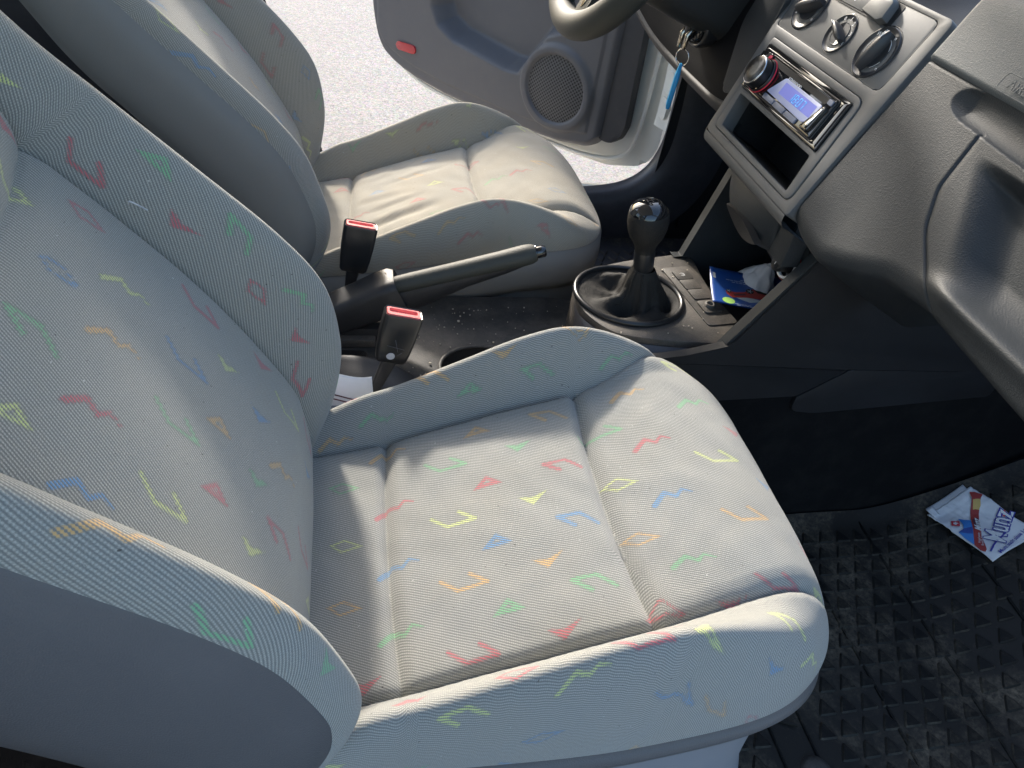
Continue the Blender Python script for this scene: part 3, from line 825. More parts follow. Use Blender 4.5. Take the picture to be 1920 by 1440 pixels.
# grey seat-side strip and belt seen between the driver seat and the doorway
bm = bmesh.new()
pts = crom(np.array([(-.60, .655, .70), (-.54, .66, .50), (-.485, .655, .34), (-.455, .645, .24), (-.445, .64, .13)]), 24)
secs = []
for i, p in enumerate(pts):
    secs.append([Vector(p) + Vector((0, sy, 0)) + Vector((dx, 0, 0)) for sy, dx in ((-.001, -.022), (.001, -.022), (.001, .022), (-.001, .022))])
add_loft(bm, secs)
o = finish('seat_belt', bm, M['belt'], angle=30)
tag(o, 'black belt webbing hanging between the driver backrest and the doorway', 'seat belt')

# ------------------------------------------------------------------ rubber floor mats
def make_mat(name, label, lo, hi, mat, zoff):
    root = thing(name, label, 'floor mat', ((lo[0] + hi[0]) / 2, (lo[1] + hi[1]) / 2, float(floor_z(np.array(lo[0])))), 'rubber floor mats')
    xs = np.linspace(lo[0], hi[0], 90); ys = np.linspace(lo[1], hi[1], 40)
    V = np.zeros((90, 40, 3)); V[..., 0] = xs[:, None]; V[..., 1] = ys[None]; V[..., 2] = floor_z(xs)[:, None] + zoff
    V[..., 2] += .002 * np.sin(V[..., 0] * 17 + 1) * np.sin(V[..., 1] * 23)
    e = np.minimum(np.minimum(V[..., 0] - lo[0], hi[0] - V[..., 0]), np.minimum(V[..., 1] - lo[1], hi[1] - V[..., 1]))
    V[..., 2] += .012 * (1 - sstep(0, .022, e))
    o = grid_obj('mat_sheet', V, mat, root, flip=True)
    return root
def mat_height(x, y, zoff):
    return float(floor_z(np.array(x))) + zoff + .002 * math.sin(x * 17 + 1) * math.sin(y * 23)
def tri_mesh(name, r, h, mat):
    bm = bmesh.new()
    pts = round_poly([(r * math.cos(a), r * math.sin(a)) for a in (math.radians(90), math.radians(210), math.radians(330))], r * .34, 2)
    add_prism(bm, pts, -.001, h, bevel=h * .75, seg=1)
    bmesh.ops.recalc_face_normals(bm, faces=bm.faces[:])
    me = bpy.data.meshes.new(name); bm.to_mesh(me); bm.free(); me.materials.append(mat); me.materials.append(M['mat_edge'])
    for q in me.polygons:
        if .15 < q.normal.z < .97: q.material_index = 1
    me.polygons.foreach_set('use_smooth', [True] * len(me.polygons)); me.set_sharp_from_angle(angle=math.radians(40))
    return me
def in_view(p):
    v = Vector(p) - CAM
    d = v.dot(fwd); x = v.dot(right) / d * 1350 + 960; y = v.dot(down) / d * 1350 + 720
    return d, x, y
PX, PY = .0325, .0300
def fill_mat(root, lo, hi, mat, zoff, skip, limit=300, r=.0174, yaw=0.0):
    me = tri_mesh('mat_triangle', r, .0029, mat)
    spots = []
    i = 0; y = lo[1] + .03
    while y < hi[1] - .025:
        x = lo[0] + .03 + (i % 2) * PX / 2
        while x < hi[0] - .03:
            if not skip(x, y):
                spots.append((x, y))
            x += PX
        y += PY; i += 1
    vis = []
    for x, y in spots:
        d, u, v = in_view((x, y, mat_height(x, y, zoff)))
        if -40 < u < 1960 and -40 < v < 1480: vis.append((d, x, y))
    vis.sort()
    og = parent_origin(root)
    for d, x, y in vis[:limit]:
        o = bpy.data.objects.new('mat_triangle', me); link(o, root)
        sl = (mat_height(x + .01, y, zoff) - mat_height(x - .01, y, zoff)) / .02
        o.location = Vector((x, y, mat_height(x, y, zoff))) - og
        o.rotation_euler = (0, -math.atan(sl), yaw + random.uniform(-.03, .03))
    rest = vis[limit:]
    if rest:
        bm = bmesh.new()
        for d, x, y in rest:
            sl = (mat_height(x + .01, y, zoff) - mat_height(x - .01, y, zoff)) / .02
            T = Matrix.Translation((x, y, mat_height(x, y, zoff))) @ Matrix.Rotation(-math.atan(sl), 4, 'Y') @ Matrix.Rotation(yaw, 4, 'Z')
            n0 = len(bm.verts); bm.from_mesh(me); bm.verts.ensure_lookup_table()
            bmesh.ops.transform(bm, matrix=T, verts=bm.verts[n0:])
        o = finish('mat_triangle_field', bm, mat, root, angle=40); o.data.materials.append(M['mat_edge']); o['kind'] = 'stuff'
LO, HI = (-.18, -.74), (.98, -.152)
pm = make_mat('floor_mat', 'dirty black rubber mat with raised triangles in the passenger footwell', LO, HI, M['mat'], .004)
BAND = (.150, .192)
fill_mat(pm, LO, HI, M['mat_tri'], .004, lambda x, y: BAND[0] - .017 < x < BAND[1] + .017 and y < -.33 or x < .02)
for k, x in enumerate((BAND[0] - .004, BAND[1] + .004, .330, .470, .60)):
    bm = bmesh.new()
    y1 = -.335 if k < 2 else -.17
    pts = [(x + (PX / 2 if k > 1 else 0) * 0, y, mat_height(x, y, .0045)) for y in np.linspace(-.72, y1, 30)]
    add_tube(bm, pts, .0024, 6); finish('mat_rib', bm, M['mat_tri'], pm)
# moulded characters in the plain band
for ch, x, y in (('O', .170, -.382), ('E', .170, -.425), ('W', .170, -.468)):
    T = place((x, y, .0065), (0, -1, 0), (1, 0, 0))
    text_obj('moulded_letter', ch, .040, T, M['mat'], pm, extr=.0018)
bm = bmesh.new(); add_lathe(bm, [(0, .006), (.010, .006), (.0145, .0045), (.019, .003), (.021, .0)], Matrix.Translation((.185, -.545, .004)), 24)
finish('mat_eyelet', bm, M['blackdirty'], pm)
DLO, DHI = (-.02, .16), (.95, .695)
dm = make_mat('floor_mat', 'dusty dark rubber mat in the driver footwell behind the gear lever', DLO, DHI, M['mat_d'], .045)
fill_mat(dm, DLO, DHI, M['mat_d'], .045, lambda x, y: x < .03 or x > .66, 300, yaw=math.radians(180))
# ------------------------------------------------------------------ centre console
def plate_holes(name, outer, holes, z0, z1, T, mat, parent, bevel=0.0, angle=35):
    bm = bmesh.new()
    loops = [outer] + holes
    edges = []
    for lp in loops:
        vs = [bm.verts.new((p[0], p[1], z1)) for p in lp]
        for i in range(len(vs)): edges.append(bm.edges.new((vs[i], vs[(i + 1) % len(vs)])))
    r = bmesh.ops.triangle_fill(bm, edges=edges, use_beauty=True, use_dissolve=False)
    faces = [f for f in r['geom'] if isinstance(f, bmesh.types.BMFace)]
    # keep only triangles outside the holes
    def inp(p, poly):
        c = False; n = len(poly)
        for i in range(n):
            a, b = poly[i], poly[(i + 1) % n]
            if (a[1] > p[1]) != (b[1] > p[1]) and p[0] < (b[0] - a[0]) * (p[1] - a[1]) / (b[1] - a[1]) + a[0]: c = not c
        return c
    bad = [f for f in faces if any(inp(f.calc_center_median(), h) for h in holes) or not inp(f.calc_center_median(), outer)]
    if bad: bmesh.ops.delete(bm, geom=bad, context='FACES_ONLY')
    ex = bmesh.ops.extrude_face_region(bm, geom=bm.faces[:])
    vs = [g for g in ex['geom'] if isinstance(g, bmesh.types.BMVert)]
    bmesh.ops.translate(bm, verts=vs, vec=(0, 0, z0 - z1))
    bmesh.ops.recalc_face_normals(bm, faces=bm.faces[:])
    if bevel:
        es = [e for e in bm.edges if len(e.link_faces) == 2 and abs(e.verts[0].co.z - z1) < 1e-6 and abs(e.verts[1].co.z - z1) < 1e-6
              and e.link_faces[0].normal.angle(e.link_faces[1].normal, 0) > .8]
        bmesh.ops.bevel(bm, geom=es, offset=bevel, segments=2, profile=.6, affect='EDGES')
    bm.transform(T)
    return finish(name, bm, mat, parent, angle=angle)
I4 = Matrix.Identity(4)
con = thing('center_console', 'dusty dark plastic centre console with gear surround, tray and cup holder', 'console', (0, 0, .2))

# passenger-side flank: carpeted tunnel with overlapping side panels
def flank(name, poly, y0, y1, mat, r=.006, bev=.002):
    bm = bmesh.new()
    T = place((0, 0, 0), (1, 0, 0), (0, 0, 1))            # local (x, z) -> normal points to -y
    add_prism(bm, round_poly(poly, r), -y0, -y1, T, bevel=bev)
    return finish(name, bm, mat, con, angle=40)
XS_ = (-.7, -.12, .08, .5, 1.1)
patch('tunnel_carpet', [[(x, -.150, -.02) for x in XS_], [(x, -.146, .03) for x in XS_], [(x, -.130, z) for x, z in zip(XS_, (.14, .14, .16, .18, .2))], [(x, -.116, z) for x, z in zip(XS_, (.252, .252, .33, .40, .62))]], M['carpet'], con, 30, 60)
flank('side_panel', [(-.03, .338), (-.03, .329), (.06, .3345), (.316, .3215), (.50, .316), (.66, .33), (.66, .56), (.22, .56), (.186, .50), (.112, .366), (.05, .349)], -.118, -.1305, M['sideblack'])
flank('side_panel', [(-.06, .322), (-.09, .250), (.1, .262), (.252, .269), (.318, .3195), (.06, .3325)], -.118, -.1285, M['sideblack'])
flank('side_panel', [(.254, .268), (.254, .240), (.30, .234), (.60, .262), (.60, .328), (.50, .3145), (.320, .3200)], -.118, -.1297, M['sideblack'], r=[.004, .025, .02, .006, .006, .006, .006])
# gear surround plate
outer = crom(np.array([(-.072, .0), (-.062, .040), (-.030, .074), (.03, .100), (.09, .116), (.150, .122), (.150, .05), (.150, -.05), (.150, -.108), (.09, -.106), (.02, -.098), (-.035, -.083), (-.065, -.042), (-.072, .0)]), 60)[:-1]
outer = [tuple(p) for p in outer]
ring = [(.010 + .078 * math.cos(a), .004 + .071 * math.sin(a)) for a in np.linspace(0, 2 * math.pi, 48, endpoint=False)]
plate_holes('gear_surround', outer, [ring], .285, .352, I4, M['console'], con, bevel=.005)
# skirt under its near edge
sk = np.array([(-.074, -.01), (-.068, -.048), (-.035, -.090), (.02, -.106), (.07, -.112), (.10, -.114)])
V = np.stack([np.concatenate([crom(sk, 40), np.full((40, 1), z)], 1) + np.array([0, dy, 0]) for z, dy in ((.3435, .004), (.340, -.003), (.334, -.010), (.318, -.012), (.27, -.012))], 0)
grid_obj('surround_skirt', V, M['sill'], con)
# switch strip: framed plate, three switches, a round socket
T = place((.122, .009, .352), (.14, -.99, 0), (.99, .14, 0))
bm = bmesh.new(); add_prism(bm, rrect(.150, .050, .006), 0, .0016, T, bevel=.0007); sw = finish('switch_strip', bm, M['console'], con, angle=40)
for i, c in enumerate((-.050, -.024, .002)):
    bm = bmesh.new(); add_prism(bm, rrect(.0245, .028, .003, cx=c), .0018, .0038, T, bevel=.001); b_ = finish('switch_button', bm, M['console'], sw, angle=40)
    if i == 0: text_obj('switch_symbol', '(P)', .008, T @ Matrix.Translation((c, .0, .0041)), M['white_mark'], b_, extr=.0001)
bm = bmesh.new(); add_prism(bm, rrect(.030, .030, .005, cx=.034), .0018, .0042, T, bevel=.001); b_ = finish('socket_plate', bm, M['console'], sw, angle=40)
bm = bmesh.new(); add_lathe(bm, [(.004, .003), (.0045, .0085), (.0075, .0085), (.0085, .004)], T @ Matrix.Translation((.034, 0, 0)), 20); finish('socket_ring', bm, M['console'], b_)
bm = bmesh.new(); add_lathe(bm, [(0, .005), (.0044, .005)], T @ Matrix.Translation((.034, 0, 0)), 16); finish('socket_hole', bm, M['gloss'], b_)
# storage bin in front of the plate
def con_box(name, lo, hi, mat, bevel=.003, parent=None):
    bm = bmesh.new(); lo = Vector(lo); hi = Vector(hi)
    add_box(bm, (lo + hi) / 2, hi - lo, bevel=bevel); return finish(name, bm, mat, parent or con, angle=40)
con_box('bin_floor', (.152, -.112, .300), (.34, .112, .312), M['black'])
con_box('bin_back', (.322, -.112, .3125), (.34, .112, .50), M['black'])
def side_wall(name, y0, y1, poly):
    bm = bmesh.new(); T = place((0, 0, 0), (1, 0, 0), (0, 0, 1))
    add_prism(bm, round_poly(poly, .004), -y1, -y0, T, bevel=.003)
    return finish(name, bm, M['dash'], con, angle=40)
side_wall('bin_side_wall', -.1265, -.1105, [(.10, .3535), (.112, .376), (.186, .506), (.212, .530), (.34, .53), (.34, .29), (.152, .29), (.152, .3535)])
side_wall('bin_side_wall', .1130, .1290, [(.118, .3535), (.134, .352), (.176, .520), (.20, .56), (.34, .56), (.34, .29), (.152, .29), (.152, .3535)])
# lower face under the facia: ashtray flap, power socket
patch('lower_face', [[(.168, .112, .548), (.160, 0, .540), (.168, -.110, .532)], [(.176, .112, .52), (.172, 0, .515), (.178, -.110, .505)], [(.198, .112, .47), (.190, 0, .46), (.186, -.110, .45)], [(.235, .112, .42), (.225, 0, .41), (.215, -.110, .40)], [(.30, .112, .40), (.29, 0, .39), (.28, -.110, .38)]], M['dash'], con, 24, 24)
# ashtray flap: a bulging drawer front whose lower edge is an arc
nu, nv = 26, 40
Vf = np.zeros((nu, nv, 3))
for j in range(nv):
    t = j / (nv - 1); y = .076 - .150 * t
    low = .452 + .035 * (2 * t - 1) ** 2 * (1 if t < .5 else .4)
    for i in range(nu):
        s = i / (nu - 1); z = .556 + (low - .556) * s
        x = .150 + .012 * s - .026 * math.sin(s * math.pi * .9) * math.sin(min(1, max(0, t * .94 + .03)) * math.pi) ** .5
        if s > .86: x += (s - .86) * .20
        Vf[i, j] = (x, y, z)
ash = grid_obj('ashtray_flap', Vf, M['dash'], con)
thick(ash, .02, -1.0)
# finger-grip lens on the flap
bm = bmesh.new()
lens = []
for k in range(13):
    t = k / 12; lens.append((-.060 + .105 * t, -.0 - .018 * math.sin(t * math.pi)))
for k in range(1, 12):
    t = 1 - k / 12; lens.append((-.060 + .105 * t, .012 * math.sin(t * math.pi)))
T = place((.1335, -.022, .486), (-.02, -1, -.04), (-.35, 0, .93))
add_prism(bm, lens, -.006, .003, T, bevel=.002); finish('finger_grip', bm, M['black'], ash, angle=50)
con_box('side_flap', (.150, -.1075, .475), (.176, -.070, .535), M['dash'], .004)
# power socket with lighter knob
T = place((.180, -.089, .466), (0, -1, 0), (.25, 0, .97))
bm = bmesh.new(); add_lathe(bm, [(.0205, -.01), (.0205, .004), (.0185, .007), (.0165, .006), (.015, .0)], T, 32); sk_ = finish('socket_bezel', bm, M['dial'], con)
bm = bmesh.new(); add_lathe(bm, [(.0185, .0055), (.0180, .0085), (.0150, .0085), (.0148, .004)], T, 32); finish('socket_light_ring', bm, M['white_mark'], sk_)
bm = bmesh.new(); add_lathe(bm, [(.0195, .003), (.0212, .004), (.0205, .0055)], T, 32); finish('socket_red_ring', bm, M['reflector'], sk_)
bm = bmesh.new(); add_lathe(bm, [(0, .026), (.009, .026), (.0115, .024), (.0115, .018), (.0098, .015), (.0102, .002)], T, 28); finish('lighter_knob', bm, M['satin'], sk_)
text_obj('lighter_mark', 'f', .011, T @ Matrix.Translation((0, 0, .0262)), M['white_mark'], sk_, extr=.0001)
# rear tray between the seats
zt = .262
tray = [(-.72, -.128), (-.05, -.128), (.0, -.10), (.0, .115), (-.05, .128), (-.72, .128)]
cup = [(-.205 + .058 * math.cos(a), -.052 + .047 * math.sin(a)) for a in np.linspace(0, 2 * math.pi, 36, endpoint=False)]
slot = rrect(.30, .044, .010, cx=-.515, cy=-.030)
plate_holes('rear_tray', round_poly(tray, .02), [cup, slot], .235, zt, I4, M['blackdirty'], con, bevel=.003)
bm = bmesh.new(); add_lathe(bm, [(.97, 1.0), (.93, .6), (.88, .05), (0, 0)], Matrix.Translation((-.205, -.052, .185)) @ Matrix.Diagonal((.058, .047, .076, 1)), 36); finish('cup_holder', bm, M['black'], con)
con_box('slot_well', (-.665, -.052, .185), (-.365, -.008, .19), M['sideblack'])
for y in (-.052, -.008): con_box('slot_wall', (-.665, y - .002, .1905), (-.365, y + .002, .2345), M['sideblack'], .0005)
bm = bmesh.new(); add_tube(bm, [(-.205 + .060 * math.cos(a), -.052 + .049 * math.sin(a), zt + .001) for a in np.linspace(0, 2 * math.pi, 40, endpoint=False)], .003, 8, closed=True); finish('cup_holder_rim', bm, M['blackdirty'], con)
con_box('mesh_ledge', (-.68, -.004, .2625), (-.352, .020, .276), M['console'], .003)
for i in range(14):
    for j in range(3):
        pass
con_box('tray_ledge', (-.68, .046, .2625), (-.345, .062, .292), M['blackdirty'], .005)
# raised armrest-side wall beside the passenger buckle
patch('near_wall', [[(-.72, -.050, .262), (-.45, -.050, .262), (-.34, -.052, .258), (-.30, -.056, .250)], [(-.72, -.053, .292), (-.45, -.053, .290), (-.35, -.056, .284), (-.29, -.062, .252)], [(-.72, -.070, .298), (-.45, -.070, .295), (-.35, -.072, .286), (-.28, -.078, .252)], [(-.72, -.118, .27), (-.45, -.118, .268), (-.35, -.118, .264), (-.27, -.118, .250)], [(-.72, -.135, .18), (-.45, -.135, .18), (-.35, -.135, .18), (-.27, -.135, .18)]], M['black'], con, 30, 30)
bm = bmesh.new(); add_tube(bm, crom(np.array([(-.44, -.1195, .272), (-.38, -.1160, .276), (-.335, -.118, .268), (-.318, -.122, .25)]), 20), .0009, 6); finish('wall_stitch', bm, M['kick'], con)

# ------------------------------------------------------------------ handbrake
hb = thing('handbrake', 'black handbrake lever with grey grip lying beside the driver seat', 'handbrake', (-.38, .03, .27))
def ell_sec(c, ex, ez, a, b, n=24, flat=0.0):
    return [Vector(c) + Vector(ex) * (a * math.cos(t)) + Vector(ez) * (b * math.sin(t) * (1 - flat * (math.sin(t) < 0))) for t in [2 * math.pi * i / n for i in range(n)]]
A0, A1 = Vector((-.352, .03, .338)), Vector((-.133, .03, .404)); ax = (A1 - A0).normalized(); az = Vector((0, 1, 0)).cross(ax) * -1
if az.z < 0: az = -az
bm = bmesh.new(); secs = []
for t, r in ((0, .010), (.08, .0118), (.2, .0125), (.5, .0128), (.8, .0138), (.93, .0148), (.975, .0138), (1.0, .0115)):
    secs.append(ell_sec(A0.lerp(A1, t), (0, 1, 0), az, r * 1.05, r * .98))
add_loft(bm, secs); g = finish('grip', bm, M['rim'], hb, angle=50)
bm = bmesh.new(); secs = []
for t, dz, r, h in ((-.05, -.020, .012, .022), (.1, -.024, .012, .026), (.3, -.020, .0115, .022), (.55, -.013, .011, .015), (.8, -.010, .010, .011), (.92, -.008, .008, .008)):
    secs.append(ell_sec(A0.lerp(A1, t) + az * dz, (0, 1, 0), az, r, h))
add_loft(bm, secs); finish('lever_body', bm, M['black'], hb, angle=50)
bm = bmesh.new(); Tb = place(A1, (0, 1, 0), ax.cross(Vector((0, 1, 0))));
if Tb.col[2].to_3d().dot(ax) < 0: Tb = place(A1, (0, -1, 0), ax.cross(Vector((0, -1, 0))) * -1)
Tb = Matrix(((0, az.x, ax.x, A1.x), (1, az.y, ax.y, A1.y), (0, az.z, ax.z, A1.z), (0, 0, 0, 1)))
add_lathe(bm, [(.0105, -.004), (.0110, .001), (.0085, .002), (.0085, .012), (.0070, .0145), (0, .0150)], Tb, 24); finish('release_button', bm, M['gloss'], hb, angle=40)
# boot that shrouds the lever root: squarish, open towards the grip
bm = bmesh.new(); secs = []
S0, S1 = Vector((-.455, .03, .272)), Vector((-.318, .03, .342)); sx = (S1 - S0).normalized(); sz = Vector((-sx.z, 0, sx.x))
for t, w_, h in ((0, .026, .022), (.25, .027, .024), (.6, .027, .025), (.82, .028, .0265), (.95, .027, .026), (1.0, .0235, .0225)):
    c = S0.lerp(S1, t)
    secs.append([c + Vector((0, 1, 0)) * p[0] + sz * p[1] for p in rrect(w_ * 2, h * 2, .012, 4)])
for t, w_, h in ((.985, .019, .018), (.8, .018, .017)):
    c = S0.lerp(S1, t); secs.append([c + Vector((0, 1, 0)) * p[0] + sz * p[1] for p in rrect(w_ * 2, h * 2, .010, 4)])
add_loft(bm, secs); finish('lever_shroud', bm, M['black'], hb, angle=40)
bm = bmesh.new(); add_box(bm, (-.40, .03, .272), (.14, .046, .03), bevel=.006); finish('lever_base', bm, M['black'], hb, angle=40)

# ------------------------------------------------------------------ gear lever
gl = thing('gear_lever', 'black gear lever with glossy round knob and leather gaiter', 'gear lever', (.01, 0, .335))
KB, KT = Vector((.016, .002, .418)), Vector((.0, .0, .506)); kx = (KT - KB).normalized()
Tk = place(KB, Vector((1, 0, 0)) - kx * kx.x, kx.cross(Vector((1, 0, 0)) - kx * kx.x))
prof_ = [(.0135, 0), (.0140, .012), (.0150, .020), (.0185, .028), (.0235, .037), (.0268, .048), (.0280, .058), (.0275, .067), (.0262, .0735)]
bm = bmesh.new(); add_lathe(bm, prof_ + [(.0252, .0745)], Tk, 40); finish('knob', bm, M['leather'], gl)
bm = bmesh.new(); add_lathe(bm, [(.0262, .0738), (.0252, .0765), (.0215, .0815), (.0150, .0860), (.0075, .0880), (0, .0885)], Tk, 40); cap = finish('knob_cap', bm, M['gloss'], gl)
bm = bmesh.new(); add_lathe(bm, [(.0142, -.018), (.0146, -.015), (.0146, .010), (.0140, .0125)], Tk, 32); finish('collar', bm, M['satin'], gl)
for s in ((0, .006, .0898), (-.008, .0, .0888), (.008, 0, .0888)):
    pass
text_obj('shift_pattern', 'H', .013, Tk @ Matrix.Translation((0, 0, .0889)), M['knobgrey'], cap, extr=.0001)
# gaiter: pleated leather from the collar, spreading into a bowl clipped under the ring
nr, na = 46, 120
V = np.zeros((nr, na, 3))
cen = crom(np.array([(.020, .002, .402), (.022, .002, .385), (.026, .003, .365), (.026, .003, .350), (.020, .004, .348), (.013, .004, .350), (.010, .004, .352), (.010, .004, .353)]), nr)
rx = crom(np.array([.0160, .0225, .0295, .037, .045, .057, .070, .0775]), nr)
ry = crom(np.array([.0160, .0225, .0300, .037, .044, .054, .065, .0705]), nr)
fold = crom(np.array([.04, .14, .19, .22, .19, .11, .04, 0.0]), nr)
for j in range(na):
    a = 2 * math.pi * j / na
    tri = lambda q: 2 * abs(2 * ((q / (2 * math.pi)) % 1) - 1) - 1
    w_ = tri(3 * a + .8) * .8 + tri(5 * a + 2.1) * .55 + .3 * math.cos(2 * a + 1)
    wz = math.sin(4 * a + .5) + .6 * math.sin(7 * a + 1.7)
    f_ = 1 + fold * w_ * .8
    V[:, j, 0] = cen[:, 0] + rx * f_ * math.cos(a)
    V[:, j, 1] = cen[:, 1] + ry * f_ * math.sin(a)
    V[:, j, 2] = cen[:, 2] + wz * .0075 * np.sin(np.linspace(0, math.pi, nr)) ** 2 * (fold / .17)
V += np.random.default_rng(3).normal(0, .00025, V.shape) * (np.sin(np.linspace(0, math.pi, nr)) ** .5)[:, None, None]
grid_obj('gaiter', V, M['leather'], gl, closed_v=True)
bm = bmesh.new()
for ang in (math.radians(215), math.radians(250)):
    j = int(ang / (2 * math.pi) * na)
    pts = [Vector(V[i, j]) + Vector((math.cos(ang), math.sin(ang), .3)) * .0012 for i in range(1, 26)]
    add_tube(bm, pts, .0013, 6)
finish('gaiter_seam', bm, M['leather'], gl)
bm = bmesh.new(); add_tube(bm, [(.010 + .0795 * math.cos(a), .004 + .0725 * math.sin(a), .354) for a in np.linspace(0, 2 * math.pi, 64, endpoint=False)], .0042, 10, closed=True)
finish('gaiter_ring', bm, M['satin'], gl)

# ------------------------------------------------------------------ seat belt buckles
def buckle(label, bot, top, wdir, th, stalk_to, dot):
    root = thing('seat_belt_buckle', label, 'buckle', bot, 'front seat belt buckles')
    bot, top = Vector(bot), Vector(top); up = (top - bot).normalized(); ex = Vector(wdir); ex = (ex - up * ex.dot(up)).normalized(); ny = up.cross(ex)
    if ny.y > 0: ny = -ny
    L = (top - bot).length
    T = Matrix(((ex.x, ny.x, up.x, bot.x), (ex.y, ny.y, up.y, bot.y), (ex.z, ny.z, up.z, bot.z), (0, 0, 0, 1)))
    W = .046
    bm = bmesh.new(); secs = []
    for z, w_, d, in ((0, .036, .013), (.004, .039, .017), (.02, .0425, .020), (L * .55, W - .001, .0225), (L - .003, W, .0235), (L, W - .002, .0215)):
        secs.append([T @ Vector((p[0], p[1], z)) for p in rrect(w_, d, .005, 4)])
    # mouth: step inwards and down so that the top is a hollow rim
    for z, w_, d in ((L - .0005, W - .0045, .0190), (L - .004, W - .005, .0185)):
        secs.append([T @ Vector((p[0], p[1], z)) for p in rrect(w_, d, .0035, 4)])
    add_loft(bm, secs); finish('housing', bm, M['satin'], root, angle=40)
    # red press button: sloped tray with a deep slot along the far side
    bm = bmesh.new()
    a = [T @ Vector((p[0], p[1], L - .0035)) for p in rrect(W - .0055, .018, .003, 4)]
    b = [T @ Vector((p[0], p[1], L + .0005 + p[1] * .12)) for p in rrect(W - .0062, .0174, .003, 4)]
    c = [T @ Vector((p[0], p[1] + .0018 * (-1), L + .0002 + p[1] * .12)) for p in rrect(W - .0115, .0095, .003, 4)]
    d = [T @ Vector((p[0], p[1] - .0018, L - .0070)) for p in rrect(W - .0165, .0060, .0025, 4)]
    add_loft(bm, [a, b, c, d]); rb = finish('release_button', bm, M['red'], root, angle=35)
    bm = bmesh.new(); add_box(bm, T @ Vector((0, -.0018 - .0012, L - .0066)), (W - .02, .0028, .0012), M=T.to_3x3(), bevel=.0003); finish('tongue_slot', bm, M['gloss'], rb)
    # stalk
    st = Vector(stalk_to)
    bm = bmesh.new(); secs = []
    for t, w_, d in ((0, .017, .010), (.15, .018, .010), (.55, .014, .008), (.75, .017, .010), (1, .018, .011)):
        c = bot.lerp(st, t) + up * .004 * (1 - t)
        secs.append([c + ex * p[0] + ny * p[1] for p in rrect(w_, d, .003, 3)])
    add_loft(bm, secs); finish('stalk', bm, M['black'], root, angle=50)
    if dot:
        yv = .0122
        bm = bmesh.new(); n = 18
        add_prism(bm, [(.0052 * math.cos(2 * math.pi * i / n) * (1 + .04 * math.sin(5 * i)), .0052 * math.sin(2 * math.pi * i / n)) for i in range(n)], 0, .0004,
                  T @ Matrix.Translation((-.003, .0108, .014)) @ Matrix.Rotation(-math.pi / 2, 4, 'X'))
        finish('sticker', bm, M['paper_grey'], root, smooth=False)
        bm = bmesh.new()
        for p, q in (((-.011, .030), (.011, .027)), ((-.003, .040), (.004, .022)), ((.004, .016), (.009, .022))):
            P0 = T @ Vector((p[0], .0117, p[1])); P1 = T @ Vector((q[0], .0117, q[1])); add_tube(bm, [P0, P1], .00028, 5)
        finish('scratch_mark', bm, M['kick'], root)
    return root
buckle('black seat belt buckle with red button and pale round sticker, nearest the passenger seat', (-.339, -.118, .335), (-.3245, -.118, .407), (.044, 0, -.009), .022, (-.368, -.125, .262), True)
buckle('black seat belt buckle with red button, standing against the driver seat', (-.382, .092, .330), (-.370, .092, .404), (.044, 0, -.008), .022, (-.392, .10, .262), False)
# ------------------------------------------------------------------ dashboard
dash = thing('dashboard', 'dark grained dashboard with grey centre facia and glove box', 'dashboard', (.2, 0, .5))
FO = Vector((.115, .126, .566)); E1 = Vector((0, -1, 0)); E2 = Vector((.106, .012, .21)).normalized(); EN = E1.cross(E2).normalized(); E2 = EN.cross(E1).normalized()
E2 = (Vector((.106, .012, .21))).normalized()
EN = E1.cross(E2).normalized()
FT = Matrix(((E1.x, E2.x, EN.x, FO.x), (E1.y, E2.y, EN.y, FO.y), (E1.z, E2.z, EN.z, FO.z), (0, 0, 0, 1)))
def mm(pts): return [(a / 1000.0, b / 1000.0) for a, b in pts]
def FTm(p, q, h=0.0): return FT @ Matrix.Translation((p / 1000.0, q / 1000.0, h))

# passenger-side moulding as a relief over the facia plane (p to the right, q up, h towards the cabin; mm)
NC, NR1, NR2, NR3 = 230, 60, 140, 34
qb_x = [254, 275, 292, 325, 360, 412, 470, 520, 590, 760]; qb_y = [-4, -12, -16, -19, -6, 18, 25, 22, 18, 10]
c_ = np.linspace(0, 1, NC); KC = int(.45 * (NC - 1)); QS = 196.5
_p = np.linspace(254, 760, 300); _q = np.interp(_p, qb_x, qb_y)
for _ in range(25): _q[1:-1] = (_q[:-2] + 2 * _q[1:-1] + _q[2:]) / 4
_sq = np.linspace(-40, 400, 200); _sp = np.interp(_sq, [-40, 20, 39, 75, 110, 163, 200, 400], [520, 490, 462, 413, 389, 380, 372, 372])
for _ in range(8): _sp[1:-1] = (_sp[:-2] + 2 * _sp[1:-1] + _sp[2:]) / 4
def cols(q):
    sp = float(np.interp(q, _sq, _sp))
    a = 254 + (sp - 254) * (np.arange(KC + 1) / KC) ** 1.25; b = sp + (760 - sp) * np.arange(1, NC - KC) / (NC - 1 - KC)
    return np.concatenate([a, b])
